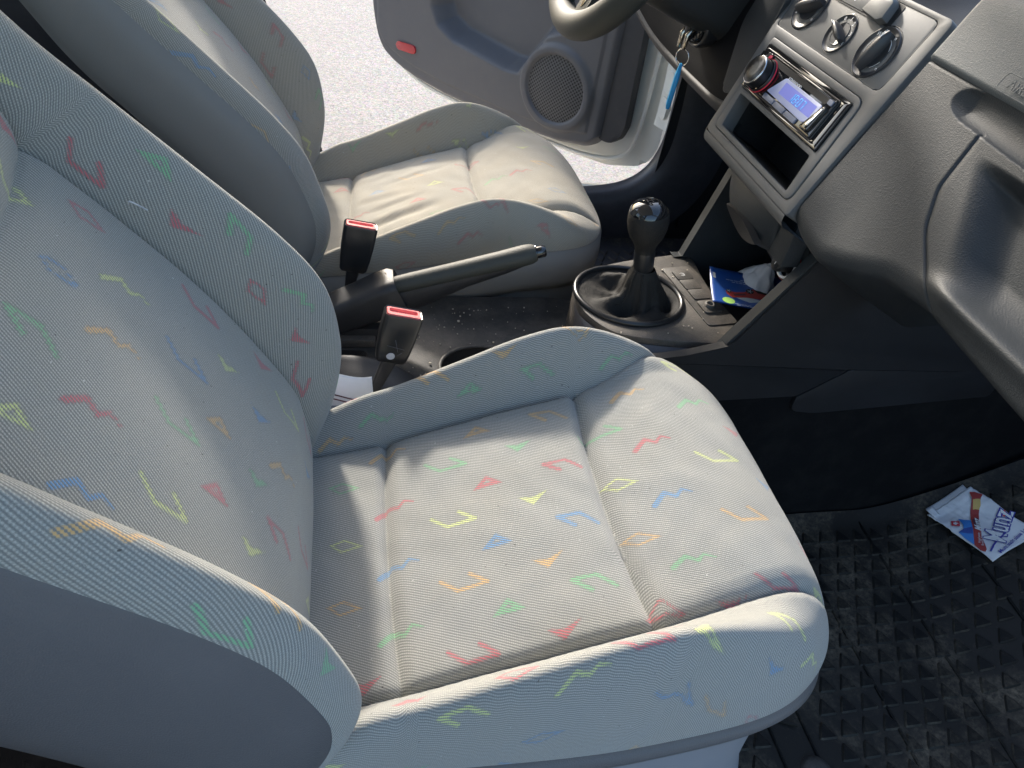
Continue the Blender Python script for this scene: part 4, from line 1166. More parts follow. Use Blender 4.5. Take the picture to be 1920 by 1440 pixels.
def relief(p, q):
    h = 0 * p
    h = h - 3 - 4 * sstep(254, 330, p) * sstep(120, 20, q)
    e = np.clip((p - 254) / 7, 0, 1); h = h - 4.5 * (1 - e) ** 2          # roll-off to the facia edge
    h = h + 3 * sstep(195.5, 199.5, q) - 2.2 * np.exp(-((q - QS) / 1.2) ** 2)   # seam under the upper pad
    # shallow hand recess with a rounded end between pad and glove box
    rx_ = np.clip((p - 320) / 34, 0, 1); round_end = np.sqrt(np.clip(1 - (1 - rx_) ** 2, 0, 1))
    qm = 180.5 - 2 * sstep(330, 460, p); qh = 15.5 + 3 * sstep(330, 460, p)
    inside = np.clip(1 - ((q - qm) / (qh * round_end + .01)) ** 2, 0, 1) * (p > 320)
    h = h - 9 * inside ** .6 * np.clip(rx_ * 1.5, 0, 1)
    # glove box hollow
    a = sstep(405, 465, p - (150 - q) * .75 + 12); b = sstep(152, 138, q) * sstep(40, 85, q)
    h = h - 24 * a * b
    h = h + 10 * np.exp(-((q - 46) / 10) ** 2) * sstep(440, 500, p)        # lower lip of the glove box
    h = h - np.clip(q - 250, 0, None) ** 2 / 260                           # top of the pad turns over
    return h
rows = []
for i in range(NR1 + NR2 + NR3):
    if i < NR1:
        q = np.full(NC, 380 + (QS - 380) * i / (NR1 - 1.0)); p = cols(QS); rows.append(np.stack([p, q, relief(p, q)], 1))
        continue
    t = min(1.0, (i - NR1 + 1) / NR2)
    p = cols(QS + (10 - QS) * t)
    qe = np.interp(p, _p, _q); q = QS + (qe - QS) * t
    for _ in range(3):
        p = np.array([0.0] * NC); sp = np.interp(q[KC], _sq, _sp)
        p[:KC + 1] = 254 + (sp - 254) * (np.arange(KC + 1) / KC) ** 1.25; p[KC + 1:] = sp + (760 - sp) * np.arange(1, NC - KC) / (NC - 1 - KC)
        qe = np.interp(p, _p, _q); q = QS + (qe - QS) * t
    d = np.clip((q - qe) / 22, 0, 1); h = relief(p, q) - 15 * (1 - np.sqrt(np.clip(1 - (1 - d) ** 2, 0, 1)))
    if t >= 1.0 and i >= NR1 + NR2:
        u = (i - NR1 - NR2 + 1) / NR3
        q = q - 3 * math.sin(u * math.pi / 2) + 60 * u * u * sstep(300, 420, p) - 8 * u; h = h - 190 * u
    rows.append(np.stack([p, q, h], 1))
G = np.array(rows) / 1000.0
FTn = np.array(FT)
Vd = G @ FTn[:3, :3].T + FTn[:3, 3]
qmm = G[..., 1] * 1000
gap = np.exp(-((np.arange(NC)[None, :] - KC) / .8) ** 2) * (qmm < 166) * .0022
Vd = Vd - gap[..., None] * np.array(EN)
reg = np.zeros(G.shape[:2], int)
reg[:, KC:] = 1; reg[(qmm > 164)] = 0; reg[:NR1 - 1] = 2
r_ = reg[:-1, :-1]
grid_obj('center_flank', Vd, M['dash'], dash, mask=(r_ == 0))
gb_ = grid_obj('glove_box', Vd, M['dash'], dash, mask=(r_ == 1))
up_ = grid_obj('upper_pad', Vd, M['pad'], dash, mask=(r_ == 2))
# airbag mark moulded in the pad
T = FTm(390, 209, .0036)
bm = bmesh.new()
pts = rrect(.062, .017, .004, 4)
add_tube(bm, [T @ Vector((p[0], p[1], 0)) for p in pts], .0004, 6, closed=True); finish('airbag_frame', bm, M['pad'], up_)
text_obj('airbag_lettering', 'AIRBAG', .0125, T, M['pad'], up_, extr=.0004)
# grained side strips of the centre stack
bm = bmesh.new()
# main facia plate with its two apertures
out = round_poly(mm([(0, -8), (256, -8), (251, 236), (-34, 236), (-30, 170)]), [.012, .006, .010, .01, .004], 5)
sur = round_poly(mm([(14, 4), (241, 4), (226, 132), (-4, 132)]), [.010, .012, .014, .006], 5)
ins = round_poly(mm([(-17, 146), (232, 146), (234, 229), (-26, 229)]), [.004, .010, .010, .004], 5)
def grow(poly, d):
    c = Vector((sum(p[0] for p in poly) / len(poly), sum(p[1] for p in poly) / len(poly)))
    return [tuple(Vector(p) + (Vector(p) - c).normalized() * d) for p in poly]
plate_holes('facia_plate', out, [grow(sur, .0007), grow(ins, .0006)], -.03, .0, FT, M['facia'], dash, bevel=.0022)
con_back = plate_holes('facia_backing', grow(out, -.003), [round_poly(mm([(20, 8), (232, 8), (222, 126), (6, 126)]), .004, 3)], -.034, -.004, FT, M['satin'], dash)
bin_ = round_poly(mm([(30, 11), (226, 11), (217, 55), (18, 55)]), .003, 3)
rad_ = round_poly(mm([(10, 62), (221, 62), (216, 123), (2, 123)]), .002, 3)
plate_holes('din_surround', sur, [bin_, rad_], -.02, .0012, FT, M['facia'], dash, bevel=.0016)
bm = bmesh.new(); add_prism(bm, ins, -.02, -.0008, FT, bevel=.0014); clim = finish('climate_panel', bm, M['facia'], dash, angle=40)
# lower lip, rolled under
lip = []
for a in np.linspace(0, math.pi * .62, 9):
    lip.append([FT @ Vector((p / 1000, (-8 - 13 * math.sin(a)) / 1000, (-13 + 13 * math.cos(a)) / 1000 - .0)) for p in np.linspace(4, 253, 16)])
lip.append([FT @ Vector((p / 1000, -.022, -.07)) for p in np.linspace(4, 253, 16)])
grid_obj('facia_lip', np.array([[tuple(v) for v in r] for r in lip]), M['facia'], dash)
# left edge strip
stp = []
for h, dp in ((-.002, 0), (-.003, -4), (-.008, -7), (-.03, -9), (-.09, -10)):
    stp.append([FT @ Vector(((dp + p) / 1000, q / 1000, h)) for q, p in ((-10, 2), (20, -4), (80, -14), (150, -27), (236, -36), (300, -45))])
grid_obj('facia_side_strip', crom(crom(np.array([[tuple(v) for v in r] for r in stp]), 14, 0), 40, 1), M['dash'], dash)
# lower storage bin behind the surround
for nm, a, b in (('bin_shelf', (22, 9, -.10), (232, 11, -.004)), ('bin_ceiling', (12, 55.5, -.10), (224, 58, -.004)), ('bin_rear', (16, 6, -.102), (232, 60, -.1))):
    lo = Vector((a[0] / 1000, a[1] / 1000, a[2])); hi = Vector((b[0] / 1000, b[1] / 1000, b[2]))
    bm = bmesh.new(); add_box(bm, (lo + hi) / 2, hi - lo, bevel=.0008); bm.transform(FT); finish(nm, bm, M['black'], dash, angle=40)
for p0, p1 in ((14, 18), (229, 233)):
    lo = Vector((p0 / 1000, .011, -.10)); hi = Vector((p1 / 1000, .0555, -.004))
    bm = bmesh.new(); add_box(bm, (lo + hi) / 2, hi - lo, bevel=.0008); bm.transform(FT); finish('bin_side', bm, M['black'], dash, angle=40)
# three climate dials
def dial(p, q, r, bar, barw, bang, marks):
    T = FTm(p, q, -.0008)
    bm = bmesh.new(); R = r / 1000
    add_lathe(bm, [(R, .0), (R, .0012), (R * .97, .0020), (R * .94, .0012), (R * .72, -.0005), (R * .60, -.0008), (R * .60, .0004), (R * .585, .0009), (R * .56, .0004), (0, .0004)], T, 56)
    d = finish('climate_dial', bm, M['dial'], clim, angle=40)
    bm = bmesh.new(); add_lathe(bm, [(R * 1.0, -.0004), (R * 1.045, .0004), (R * 1.07, -.0003)], T, 56); finish('dial_groove', bm, M['gloss'], d)
    Tb = T @ Matrix.Rotation(bang, 4, 'Z')
    bm = bmesh.new(); secs = []
    L = bar / 1000; W = barw / 1000
    for t in np.linspace(-1, 1, 15):
        wd = W * (1 - .55 * abs(t) ** 2.2); hh = .0125 * (1 - .25 * abs(t) ** 3) if abs(t) < .99 else .009
        prof = [(-wd, 0), (-wd * .92, hh * .55), (-wd * .45, hh * .95), (-wd * .2, hh), (wd * .2, hh), (wd * .45, hh * .95), (wd * .92, hh * .55), (wd, 0)]
        secs.append([Tb @ Vector((t * L, a, b)) for a, b in prof])
    add_loft(bm, secs); k = finish('dial_pointer', bm, M['knobgrey'], d, angle=35)
    bm = bmesh.new(); add_box(bm, (L * .72, 0, .0122), (L * .3, W * .16, .0012), bevel=.0002); bm.transform(Tb); finish('pointer_line', bm, M['white_mark'], k)
    for s, a, sz in marks:
        ang = math.radians(a)
        text_obj('dial_mark', s, sz / 1000, T @ Matrix.Translation((R * .80 * math.cos(ang), R * .80 * math.sin(ang), .0012)), M['white_mark'], d, extr=.0001)
    return d
dial(22, 183, 29, 22, 7.5, math.radians(28), [('o', 215, 6), ('o', -30, 6)])
dial(108, 174, 23.5, 18, 5.5, math.radians(157), [('0', 120, 6), ('1', 85, 7), ('2', 55, 7), ('3', 15, 7), ('4', -25, 7)])
dial(185, 177, 29.5, 23, 7.5, math.radians(80), [('W', 135, 7), ('%', 112, 6), ('u', 60, 6), ('n', -35, 6), ('"', -100, 8)])
# arc lines printed on the right dial
bm = bmesh.new(); T = FTm(185, 177, .0006)
for a0, a1 in ((20, 70), (95, 125), (150, 200), (-60, -20)):
    add_tube(bm, [T @ Vector((.0185 * math.cos(math.radians(a)), .0185 * math.sin(math.radians(a)), .0004)) for a in np.linspace(a0, a1, 10)], .0003, 5)
finish('dial_print', bm, M['white_mark'], clim)
# recirculation slider: dark slot, flat track, raised thumb piece
bm = bmesh.new(); add_prism(bm, rrect(.150, .026, .003, cx=.098, cy=.2155), -.0008, -.0002, FT); finish('slider_slot', bm, M['satin'], clim, angle=40)
bm = bmesh.new(); add_prism(bm, rrect(.070, .018, .002, cx=.088, cy=.2135), -.0008, .0022, FT, bevel=.0008); tr = finish('slider_track', bm, M['facia'], clim, angle=40)
text_obj('slider_mark', 'E', .009, FTm(66, 214, .0024), M['white_mark'], tr, extr=.0001)
text_obj('slider_mark', 'o', .010, FTm(92, 213, .0024), M['white_mark'], tr, extr=.0001)
bm = bmesh.new(); add_prism(bm, [(.123, .204), (.158, .201), (.166, .206), (.164, .224), (.158, .229), (.128, .224)], -.0008, .011, FT, bevel=.005); finish('slider_thumb', bm, M['facia'], clim, angle=50)
bm = bmesh.new(); add_prism(bm, rrect(.060, .014, .002, cx=.112, cy=.2305), -.0008, .004, FT, bevel=.0012); finish('slider_cover', bm, M['slate'], clim, angle=40)

# driver-side lower dash: dark sheet over the knees, pale lower edge strip, dark underside
ed = np.array([(.17, .74, .60), (.18, .66, .572), (.182, .56, .556), (.182, .44, .552), (.180, .34, .553), (.178, .25, .556), (.176, .19, .568), (.174, .130, .585)])
top = ed + np.array([.05, 0, .20]); mid = ed + np.array([.006, 0, .09])
patch('knee_panel', [ed + np.array([0, 0, .006]), ed + np.array([-.001, 0, .03]), mid, top], M['knee'], dash, 24, 60)
patch('knee_edge_strip', [ed + np.array([.001, 0, .0055]), ed + np.array([-.004, 0, .000]), ed + np.array([.004, 0, -.012]), ed + np.array([.022, 0, -.022]), ed + np.array([.06, .0, -.026])], M['kneestrip'], dash, 16, 60)
patch('dash_underside', [ed + np.array([.058, 0, -.0255]), ed + np.array([.30, 0, -.01]), ed + np.array([.85, 0, .1])], M['sideblack'], dash, 10, 40)
# small storage recess between column and facia
bm = bmesh.new(); add_prism(bm, round_poly([(0, 0), (.045, .02), (.07, .16), (.02, .20), (-.02, .10)], .015), -.002, .006, place((.176, .225, .575), (0, -1, 0), (.1, 0, 1)), bevel=.004)
finish('column_side_cover', bm, M['dash'], dash, angle=40)
# steering column shroud with the ignition barrel
bm = bmesh.new(); secs = []
for x, zc, w_, h in ((.035, .735, .052, .050), (.045, .732, .062, .062), (.10, .716, .066, .066), (.17, .698, .070, .070), (.24, .688, .074, .074)):
    secs.append([Vector((x, .36 + p[0], zc + p[1])) for p in rrect(w_ * 2, h * 2, .030, 6)])
add_loft(bm, secs); finish('column_shroud', bm, M['shroud'], dash, angle=50)

# ------------------------------------------------------------------ car radio
rad = thing('car_radio', 'glossy black car radio with lit blue display and round volume knob', 'radio', tuple(FTm(110, 92, 0).translation))
bm = bmesh.new(); add_prism(bm, round_poly(mm([(11, 63), (220, 63), (215, 122), (3, 122)]), .002, 3), -.12, -.006, FT); finish('chassis', bm, M['satin'], rad, smooth=False)
ob = round_poly(mm([(10.5, 62.6), (220.5, 62.6), (215.6, 122.6), (2.6, 122.6)]), .002, 3)
ib = round_poly(mm([(16, 67), (202, 67), (200, 117.5), (9, 117.5)]), .003, 3)
# bezel frame, stepped: raised glossy rim
plate_holes('bezel', ob, [ib], -.010, .004, FT, M['gloss'], rad, bevel=.0018)
bm = bmesh.new(); add_tube(bm, [FT @ Vector((p[0], p[1], .0045)) for p in ib], .0007, 6, closed=True); finish('bezel_edge', bm, M['knobgrey'], rad)
RT = FT @ Matrix.Translation((0, 0, .0)) 
bm = bmesh.new(); add_prism(bm, round_poly(mm([(17, 68), (201, 68), (199, 116.5), (10, 116.5)]), .003, 3), -.012, .0075, RT, bevel=.002); face = finish('faceplate', bm, M['gloss'], rad, angle=40)
bm = bmesh.new(); add_prism(bm, mm([(54, 105.5), (185, 105.5), (188, 113.5), (40, 113.5)]), .0075, .0079, RT); finish('disc_slot', bm, M['void'], face, smooth=False)
bm = bmesh.new(); add_box(bm, (0, 0, 0), (.150, .0012, .0012), bevel=.0003); bm.transform(FTm(112, 114.6, .0082)); finish('slot_lip', bm, M['satin'], face)
# display glass with lit area and clock digits
bm = bmesh.new(); add_prism(bm, round_poly(mm([(74, 78), (172, 76), (184, 84), (184, 103), (92, 103)]), .003, 3), .0075, .0083, RT, bevel=.0003); disp = finish('display', bm, M['lcd'], face, angle=40)
bm = bmesh.new(); add_prism(bm, mm([(98, 84), (178, 84), (178, 99), (98, 99)]), .0084, .00845, RT); finish('lit_area', bm, M['lcd_lit'], disp, smooth=False)
def seven(ch, x, y, w_, h, slant=.12):
    segs = {'a': ((0, 1), (1, 1)), 'b': ((1, 1), (1, .5)), 'c': ((1, .5), (1, 0)), 'd': ((0, 0), (1, 0)), 'e': ((0, .5), (0, 0)), 'f': ((0, 1), (0, .5)), 'g': ((0, .5), (1, .5))}
    on = {'1': 'bc', '8': 'abcdefg', '0': 'abcdef', '7': 'abc', '2': 'abged', '9': 'abcdfg'}[ch]
    out = []
    for s in on:
        (x0, y0), (x1, y1) = segs[s]
        out.append(((x + (x0 * w_ + y0 * h * slant), y + y0 * h), (x + (x1 * w_ + y1 * h * slant), y + y1 * h)))
    return out
bm = bmesh.new()
for k, ch in enumerate('1807'):
    for a, b in seven(ch, 124 + k * 8.2 + (2.5 if k > 1 else 0), 85.5, 5.0, 10.0):
        add_tube(bm, [FT @ Vector((a[0] / 1000, a[1] / 1000, .0086)), FT @ Vector((b[0] / 1000, b[1] / 1000, .0086))], .00055, 5)
for yy in (88.5, 92.5):
    add_box(bm, FT @ Vector((.1402, yy / 1000, .0086)), (.001, .001, .001))
finish('clock_digits', bm, M['digits'], disp)
text_obj('brand_lettering', 'KENWOOD', .0062, FTm(112, 104.2 - .6, .0080), M['white_mark'], face, extr=.0001, bold=.0001)
# volume knob on the left
T = FTm(48, 88, .0075)
bm = bmesh.new(); add_lathe(bm, [(.0215, 0), (.0215, .004), (.0205, .006)], T, 48); finish('knob_base', bm, M['satin'], rad)
bm = bmesh.new(); add_lathe(bm, [(.0222, .0012), (.0228, .0020), (.0222, .0028)], T, 48); finish('knob_red_ring', bm, M['redglow'], rad)
bm = bmesh.new(); add_lathe(bm, [(.0192, .006), (.0192, .016), (.0188, .0185), (.0175, .0193)], T, 48); vk = finish('volume_knob', bm, M['satin'], rad)
bm = bmesh.new(); add_lathe(bm, [(.0190, .0182), (.0186, .0192), (.0176, .0194)], T, 48); finish('knob_rim', bm, M['chrome'], vk)
bm = bmesh.new(); add_lathe(bm, [(.0177, .0191), (.0172, .0196), (.006, .0198), (0, .0198)], T, 48); finish('knob_face', bm, M['spun'], vk)
# angled mirror-like buttons beside the knob, row of keys, aux hatch on the right
for pts, mt in (([(14, 92), (30, 104), (24, 113), (12, 112)], 'gloss'), ([(16, 72), (26, 78), (20, 90), (14, 88)], 'gloss'), ([(27, 105.5), (38, 109), (36, 115), (26, 114)], 'satin')):
    bm = bmesh.new(); add_prism(bm, mm(pts), .0072, .0105, RT, bevel=.0012); finish('corner_key', bm, M[mt], face, angle=40)
bm = bmesh.new(); add_prism(bm, mm([(33, 107.5), (40, 109), (40, 113), (34, 112)]), .0105, .0112, RT, bevel=.0004); finish('eject_key', bm, M['redglow'], face, angle=40)
for k in range(3):
    bm = bmesh.new(); add_prism(bm, rrect(.027, .0065, .0012, cx=(90 + 30 * k) / 1000, cy=.0722), .0072, .0100, RT, bevel=.001); finish('preset_key', bm, M['keytop'], face, angle=40)
bm = bmesh.new(); add_prism(bm, round_poly(mm([(176, 71), (194, 72), (197, 104), (190, 104)]), .003, 3), .0072, .0115, RT, bevel=.0018); hx = finish('aux_hatch', bm, M['gloss'], face, angle=40)
bm = bmesh.new(); add_prism(bm, round_poly(mm([(184, 77), (190, 77), (193.5, 100), (190.5, 100)]), .001, 3), .0115, .0121, RT, bevel=.0004); finish('aux_trim', bm, M['chrome'], hx, angle=40)
bm = bmesh.new(); add_prism(bm, rrect(.009, .006, .001, cx=.1925, cy=.1105), .0072, .0095, RT, bevel=.0008); finish('usb_key', bm, M['keytop'], face, angle=40)

# ------------------------------------------------------------------ steering wheel
sw_ = thing('steering_wheel', 'dark grey steering wheel rim and spoke at the top edge of the picture', 'steering wheel', (.022, .36, .797))
WT = math.radians(25); WC = Vector((-.055 + .195 * math.sin(WT), .36, .613 + .195 * math.cos(WT))); wy = Vector((0, 1, 0)); wu = Vector((math.sin(WT), 0, math.cos(WT))); wn = Vector((-math.cos(WT), 0, math.sin(WT)))
bm = bmesh.new()
N = 96; secs = []
for i in range(N):
    a = 2 * math.pi * i / N
    rd = wy * math.cos(a) + wu * math.sin(a)
    c = WC + rd * .186
    secs.append([c + rd * (.0195 * math.cos(t)) * (1.15 if math.cos(t) < 0 else 1) + wn * (.0215 * math.sin(t)) for t in [2 * math.pi * k / 20 for k in range(20)]])
secs.append(secs[0][:]); add_loft(bm, secs, cap=False); bmesh.ops.remove_doubles(bm, verts=bm.verts[:], dist=1e-6)
finish('rim', bm, M['rim'], sw_)
def wpt(a, b, h): return WC + wy * a + wu * b + wn * h
bm = bmesh.new(); add_lathe(bm, [(.085, -.03), (.085, .008), (.075, .018), (.04, .024), (0, .026)], Matrix(((wy.x, wu.x, wn.x, WC.x), (wy.y, wu.y, wn.y, WC.y), (wy.z, wu.z, wn.z, WC.z), (0, 0, 0, 1))), 40); finish('hub', bm, M['rim'], sw_)
for sgn in (-1, 1):
    bm = bmesh.new()
    add_prism(bm, round_poly([(sgn * .015, -.06), (sgn * .072, -.06), (sgn * .068, -.176), (sgn * .034, -.183)], .008), -.004, .010, Matrix(((wy.x, wu.x, wn.x, WC.x), (wy.y, wu.y, wn.y, WC.y), (wy.z, wu.z, wn.z, WC.z), (0, 0, 0, 1))), bevel=.004)
    sp = finish('spoke', bm, M['rim'], sw_, angle=40)
    bm = bmesh.new()
    add_prism(bm, round_poly([(sgn * .034, -.06), (sgn * .056, -.06), (sgn * .054, -.150), (sgn * .042, -.156)], .006), .009, .0112, Matrix(((wy.x, wu.x, wn.x, WC.x), (wy.y, wu.y, wn.y, WC.y), (wy.z, wu.z, wn.z, WC.z), (0, 0, 0, 1))), bevel=.001)
    finish('spoke_inlay', bm, M['gloss'], sp, angle=40)

# ------------------------------------------------------------------ ignition key, ring and tag
KP = Vector((.150, .325, .640)); kn = Vector((-.95, -.22, -.1)).normalized()
key = thing('ignition_key', 'silver key and split ring hanging in the ignition barrel', 'key', tuple(KP))
T = place(KP, kn.cross(Vector((0, 0, 1))), Vector((0, 0, 1)) - kn * kn.z)
if (T.to_3x3() @ Vector((0, 0, 1))).dot(kn) < 0: T = T @ Matrix.Rotation(math.pi, 4, 'Y')
bm = bmesh.new(); add_lathe(bm, [(.030, -.02), (.030, -.002), (.027, .004), (.024, .003), (.022, -.002)], T, 36); finish('barrel_collar', bm, M['satin'], key)
bm = bmesh.new(); add_lathe(bm, [(.022, -.004), (.021, .004), (.017, .008), (.006, .009), (0, .009)], T, 36); finish('barrel', bm, M['gloss'], key)
# folded bow: two slanted metal prongs and a dark bow between them
for dx in (-.008, .008):
    bm = bmesh.new(); P0 = T @ Vector((dx * .9, .006, .008)); P1 = Vector((P0.x - .012, P0.y - .004, P0.z - .036)); add_tube(bm, [P0, P0.lerp(P1, .5) + Vector((-.004, 0, .002)), P1], [.0040, .0044, .0032], 10); finish('key_bow', bm, M['steel'], key)
bm = bmesh.new(); add_box(bm, T @ Vector((0, -.004, .014)), (.012, .026, .012), M=T.to_3x3(), bevel=.004); finish('key_head', bm, M['satin'], key)
RC = Vector((.136, .318, .596)); rx_v = Vector((.5, -.85, 0)).normalized()
bm = bmesh.new(); add_tube(bm, [RC + rx_v * (.0125 * math.cos(a)) + Vector((0, 0, 1)) * (.0125 * math.sin(a)) for a in np.linspace(0, 2 * math.pi, 40, endpoint=False)], .0009, 8, up=(.85, .5, .1), closed=True); finish('split_ring', bm, M['chrome'], key)
tagr = thing('key_tag', 'bright blue plastic key tag hanging from the split ring', 'key tag', (.136, .316, .587))
bm = bmesh.new(); secs = []
t0, t1 = Vector((.136, .316, .5868)), Vector((.128, .305, .520)); td = (t1 - t0)
for t, w_, d in ((0, .004, .0018), (.04, .005, .0026), (.22, .0085, .0036), (.30, .0090, .0040), (.94, .0092, .0038), (1.0, .0080, .0028)):
    c = t0.lerp(t1, t); ex = Vector((.35, .93, 0)).normalized(); ey = ex.cross(td.normalized())
    secs.append([c + ex * p[0] + ey * p[1] for p in rrect(w_ * 2, d * 2, min(w_, d) * .6, 3)])
add_loft(bm, secs); finish('tag_plate', bm, M['blue_tag'], tagr, angle=35)
bm = bmesh.new(); add_box(bm, t0.lerp(t1, .62) + Vector((-.0002, 0, 0)), (.003, .0105, .036), M=frame(None, Vector((.35, .93, 0)).cross(td.normalized()), Vector((.35, .93, 0))), bevel=.0006); finish('label_window', bm, M['blue_tag'], tagr, angle=40)
# ------------------------------------------------------------------ open driver door
DA = math.radians(50); DH = np.array((.40, .85, 0.0)); DD = np.array((-math.cos(DA), math.sin(DA), 0)); DN = np.array((-math.sin(DA), -math.cos(DA), 0))
DT = Matrix(((DD[0], 0, DN[0], DH[0]), (DD[1], 0, DN[1], DH[1]), (0, 1, 0, 0), (0, 0, 0, 1)))     # local (s, z, n)
bm = bmesh.new(); add_prism(bm, round_poly([(.025, .20), (.055, .150), (.16, .112), (.30, .100), (.62, .092), (.85, .098), (.97, .120), (1.03, .20), (1.06, .40), (1.065, 1.0), (.03, 1.0)], .03), -.09, -.020, DT, bevel=.014)
door = finish('door', bm, M['carwhite'], body, angle=40); door['label'] = 'open driver door with grey inner panel, map pocket and round speaker'
def dw(S, Z, N): return DH + S[..., None] * DD + N[..., None] * DN + Z[..., None] * np.array((0, 0, 1.0))
s_ = np.linspace(.165, 1.055, 230); t_ = np.linspace(0, 1, 230)
zb = np.interp(s_, [.165, .185, .21, .297, .40, .492, .728, .85, .903, .95, .99, 1.015, 1.037, 1.048, 1.055], [.205, .172, .156, .138, .130, .126, .125, .134, .143, .155, .173, .205, .278, .36, .50])
for _ in range(6): zb[1:-1] = (zb[:-2] + 2 * zb[1:-1] + zb[2:]) / 4
SS = s_[:, None] + 0 * t_[None]; ZZ = zb[:, None] + (1.02 - zb[:, None]) * t_[None] ** 1.25
pocket = [(.80, 1.1), (.792, .36), (.765, .318), (.70, .290), (.50, .272), (.455, .277), (.428, .315), (.378, .392), (.30, .430), (.225, .452), (.225, 1.1)]
ins_ = inside_poly(SS, ZZ, pocket); dd = np.full(SS.shape, 9.0)
for i in range(len(pocket)):
    dd = np.minimum(dd, seg_dist(SS, ZZ, pocket[i], pocket[(i + 1) % len(pocket)])[0])
sd_ = np.where(ins_, dd, -dd)
n_ = .050 - .066 * sstep(-.004, .034, sd_) + .006 * np.exp(-((sd_ + .010) / .000) ** 2)
ex_ = np.minimum(np.minimum(ZZ - zb[:, None], 1.056 - SS), SS - .163)
n_ -= .045 * (1 - np.sqrt(np.clip(1 - (1 - np.clip(ex_ / .022, 0, 1)) ** 2, 0, 1)))
n_ += .004 * sstep(.040, .046, ex_)
rs = np.hypot(SS - .322, (ZZ - .279) * 1.08)
n_ += .010 * sstep(.124, .108, rs) - .008 * sstep(.096, .090, rs)
grid_obj('inner_panel', dw(SS, ZZ, n_), M['door'], door)
# speaker grille: slightly domed perforated disc
g = np.linspace(-.094, .094, 64); GX, GY = np.meshgrid(g, g, indexing='ij'); rr_ = np.hypot(GX, GY)
sc_ = np.where(rr_ > .0925, .0925 / np.maximum(rr_, 1e-6), 1); GX, GY = GX * sc_, GY * sc_; rr_ = np.hypot(GX, GY)
grid_obj('speaker_grille', dw(.322 + GX, .279 + GY / 1.08, .0560 + .006 * (1 - (rr_ / .0925) ** 2)), M['grille'], door, uv=np.stack([GX, GY], -1))
# red safety reflector
bm = bmesh.new(); add_prism(bm, rrect(.082, .024, .011, 6), .050, .060, DT @ Matrix.Translation((.882, .222, 0)) @ Matrix.Rotation(math.radians(-4), 4, 'Z'), bevel=.004); finish('door_reflector', bm, M['reflector'], door, angle=50)
# dark closing strip and white painted shell
def dprism(name, poly, n0, n1, mat, r=.01, bev=.004):
    bm = bmesh.new(); add_prism(bm, round_poly(poly, r), n0, n1, DT, bevel=bev); return finish(name, bm, mat, door, angle=40)
dprism('edge_panel', [(.105, .245), (.118, .205), (.150, .192), (.185, .20), (.215, .42), (.205, 1.02), (.13, 1.02), (.115, .5)], .005, .036, M['doordark'], [.01, .02, .02, .01, .03, .01, .01, .02], .010)
bm = bmesh.new(); add_tube(bm, [DT @ Vector(p) for p in [tuple(q) for q in crom(np.array([(.075, .98, .000), (.078, .45, .000), (.082, .24, .000), (.11, .165, .000), (.20, .128, .000), (.35, .113, .000), (.62, .106, .000), (.85, .112, .000), (.98, .15, .000)]), 60)]], .006, 8); finish('door_seal', bm, M['carwhite'], door)
# ------------------------------------------------------------------ printed paper things: helper that lays flat print on a curved sheet
def sheet_print(name, poly, f, mat, parent, h):
    """poly in (u, v); f(u, v) -> point, normal"""
    bm = bmesh.new()
    vs = [bm.verts.new((u, v, 0)) for u, v in poly]
    bm.faces.new(vs)
    bmesh.ops.triangulate(bm, faces=bm.faces[:])
    for _ in range(3):
        es = [e for e in bm.edges if e.calc_length() > .09]
        if not es: break
        bmesh.ops.subdivide_edges(bm, edges=es, cuts=1)
        bmesh.ops.triangulate(bm, faces=[q for q in bm.faces if len(q.verts) > 3])
    for v in bm.verts: v.co = Vector(f(v.co.x, v.co.y, h))
    return finish(name, bm, mat, parent, smooth=False)
def sheet_text(name, s, size, uv0, du, f, mat, parent, h, bold=0.0, shear=0.0, aspect=1.0, dv=None):
    """text mesh warped onto the sheet; du = unit text direction in (u, v), size in the sheet's metric handled by dv"""
    cu = bpy.data.curves.new(name, 'FONT'); cu.body = s; cu.size = 1.0; cu.offset = bold; cu.align_x = 'CENTER'; cu.align_y = 'CENTER'; cu.resolution_u = 3; cu.shear = shear
    tmp = bpy.data.objects.new('t', cu); COL.objects.link(tmp)
    me = bpy.data.meshes.new_from_object(tmp.evaluated_get(bpy.context.evaluated_depsgraph_get()))
    bpy.data.objects.remove(tmp); bpy.data.curves.remove(cu)
    og = parent_origin(parent)
    for v in me.vertices:
        u = uv0[0] + du[0] * v.co.x + dv[0] * v.co.y; w_ = uv0[1] + du[1] * v.co.x + dv[1] * v.co.y
        v.co = Vector(f(u, w_, h)) - og
    me.materials.clear(); me.materials.append(mat); me.name = name
    return link(bpy.data.objects.new(name, me), parent)
def circle_uv(c, ru, rv, n=20): return [(c[0] + ru * math.cos(2 * math.pi * i / n), c[1] + rv * math.sin(2 * math.pi * i / n)) for i in range(n)]
def line_uv(pts, w_):
    out = []
    for a, b in zip(pts[:-1], pts[1:]):
        d = Vector((b[0] - a[0], b[1] - a[1])).normalized() * w_ / 2; n = Vector((-d.y, d.x))
        a = Vector(a) - d; b = Vector(b) + d
        out.append([tuple(a + n), tuple(b + n), tuple(b - n), tuple(a - n)])
    return out

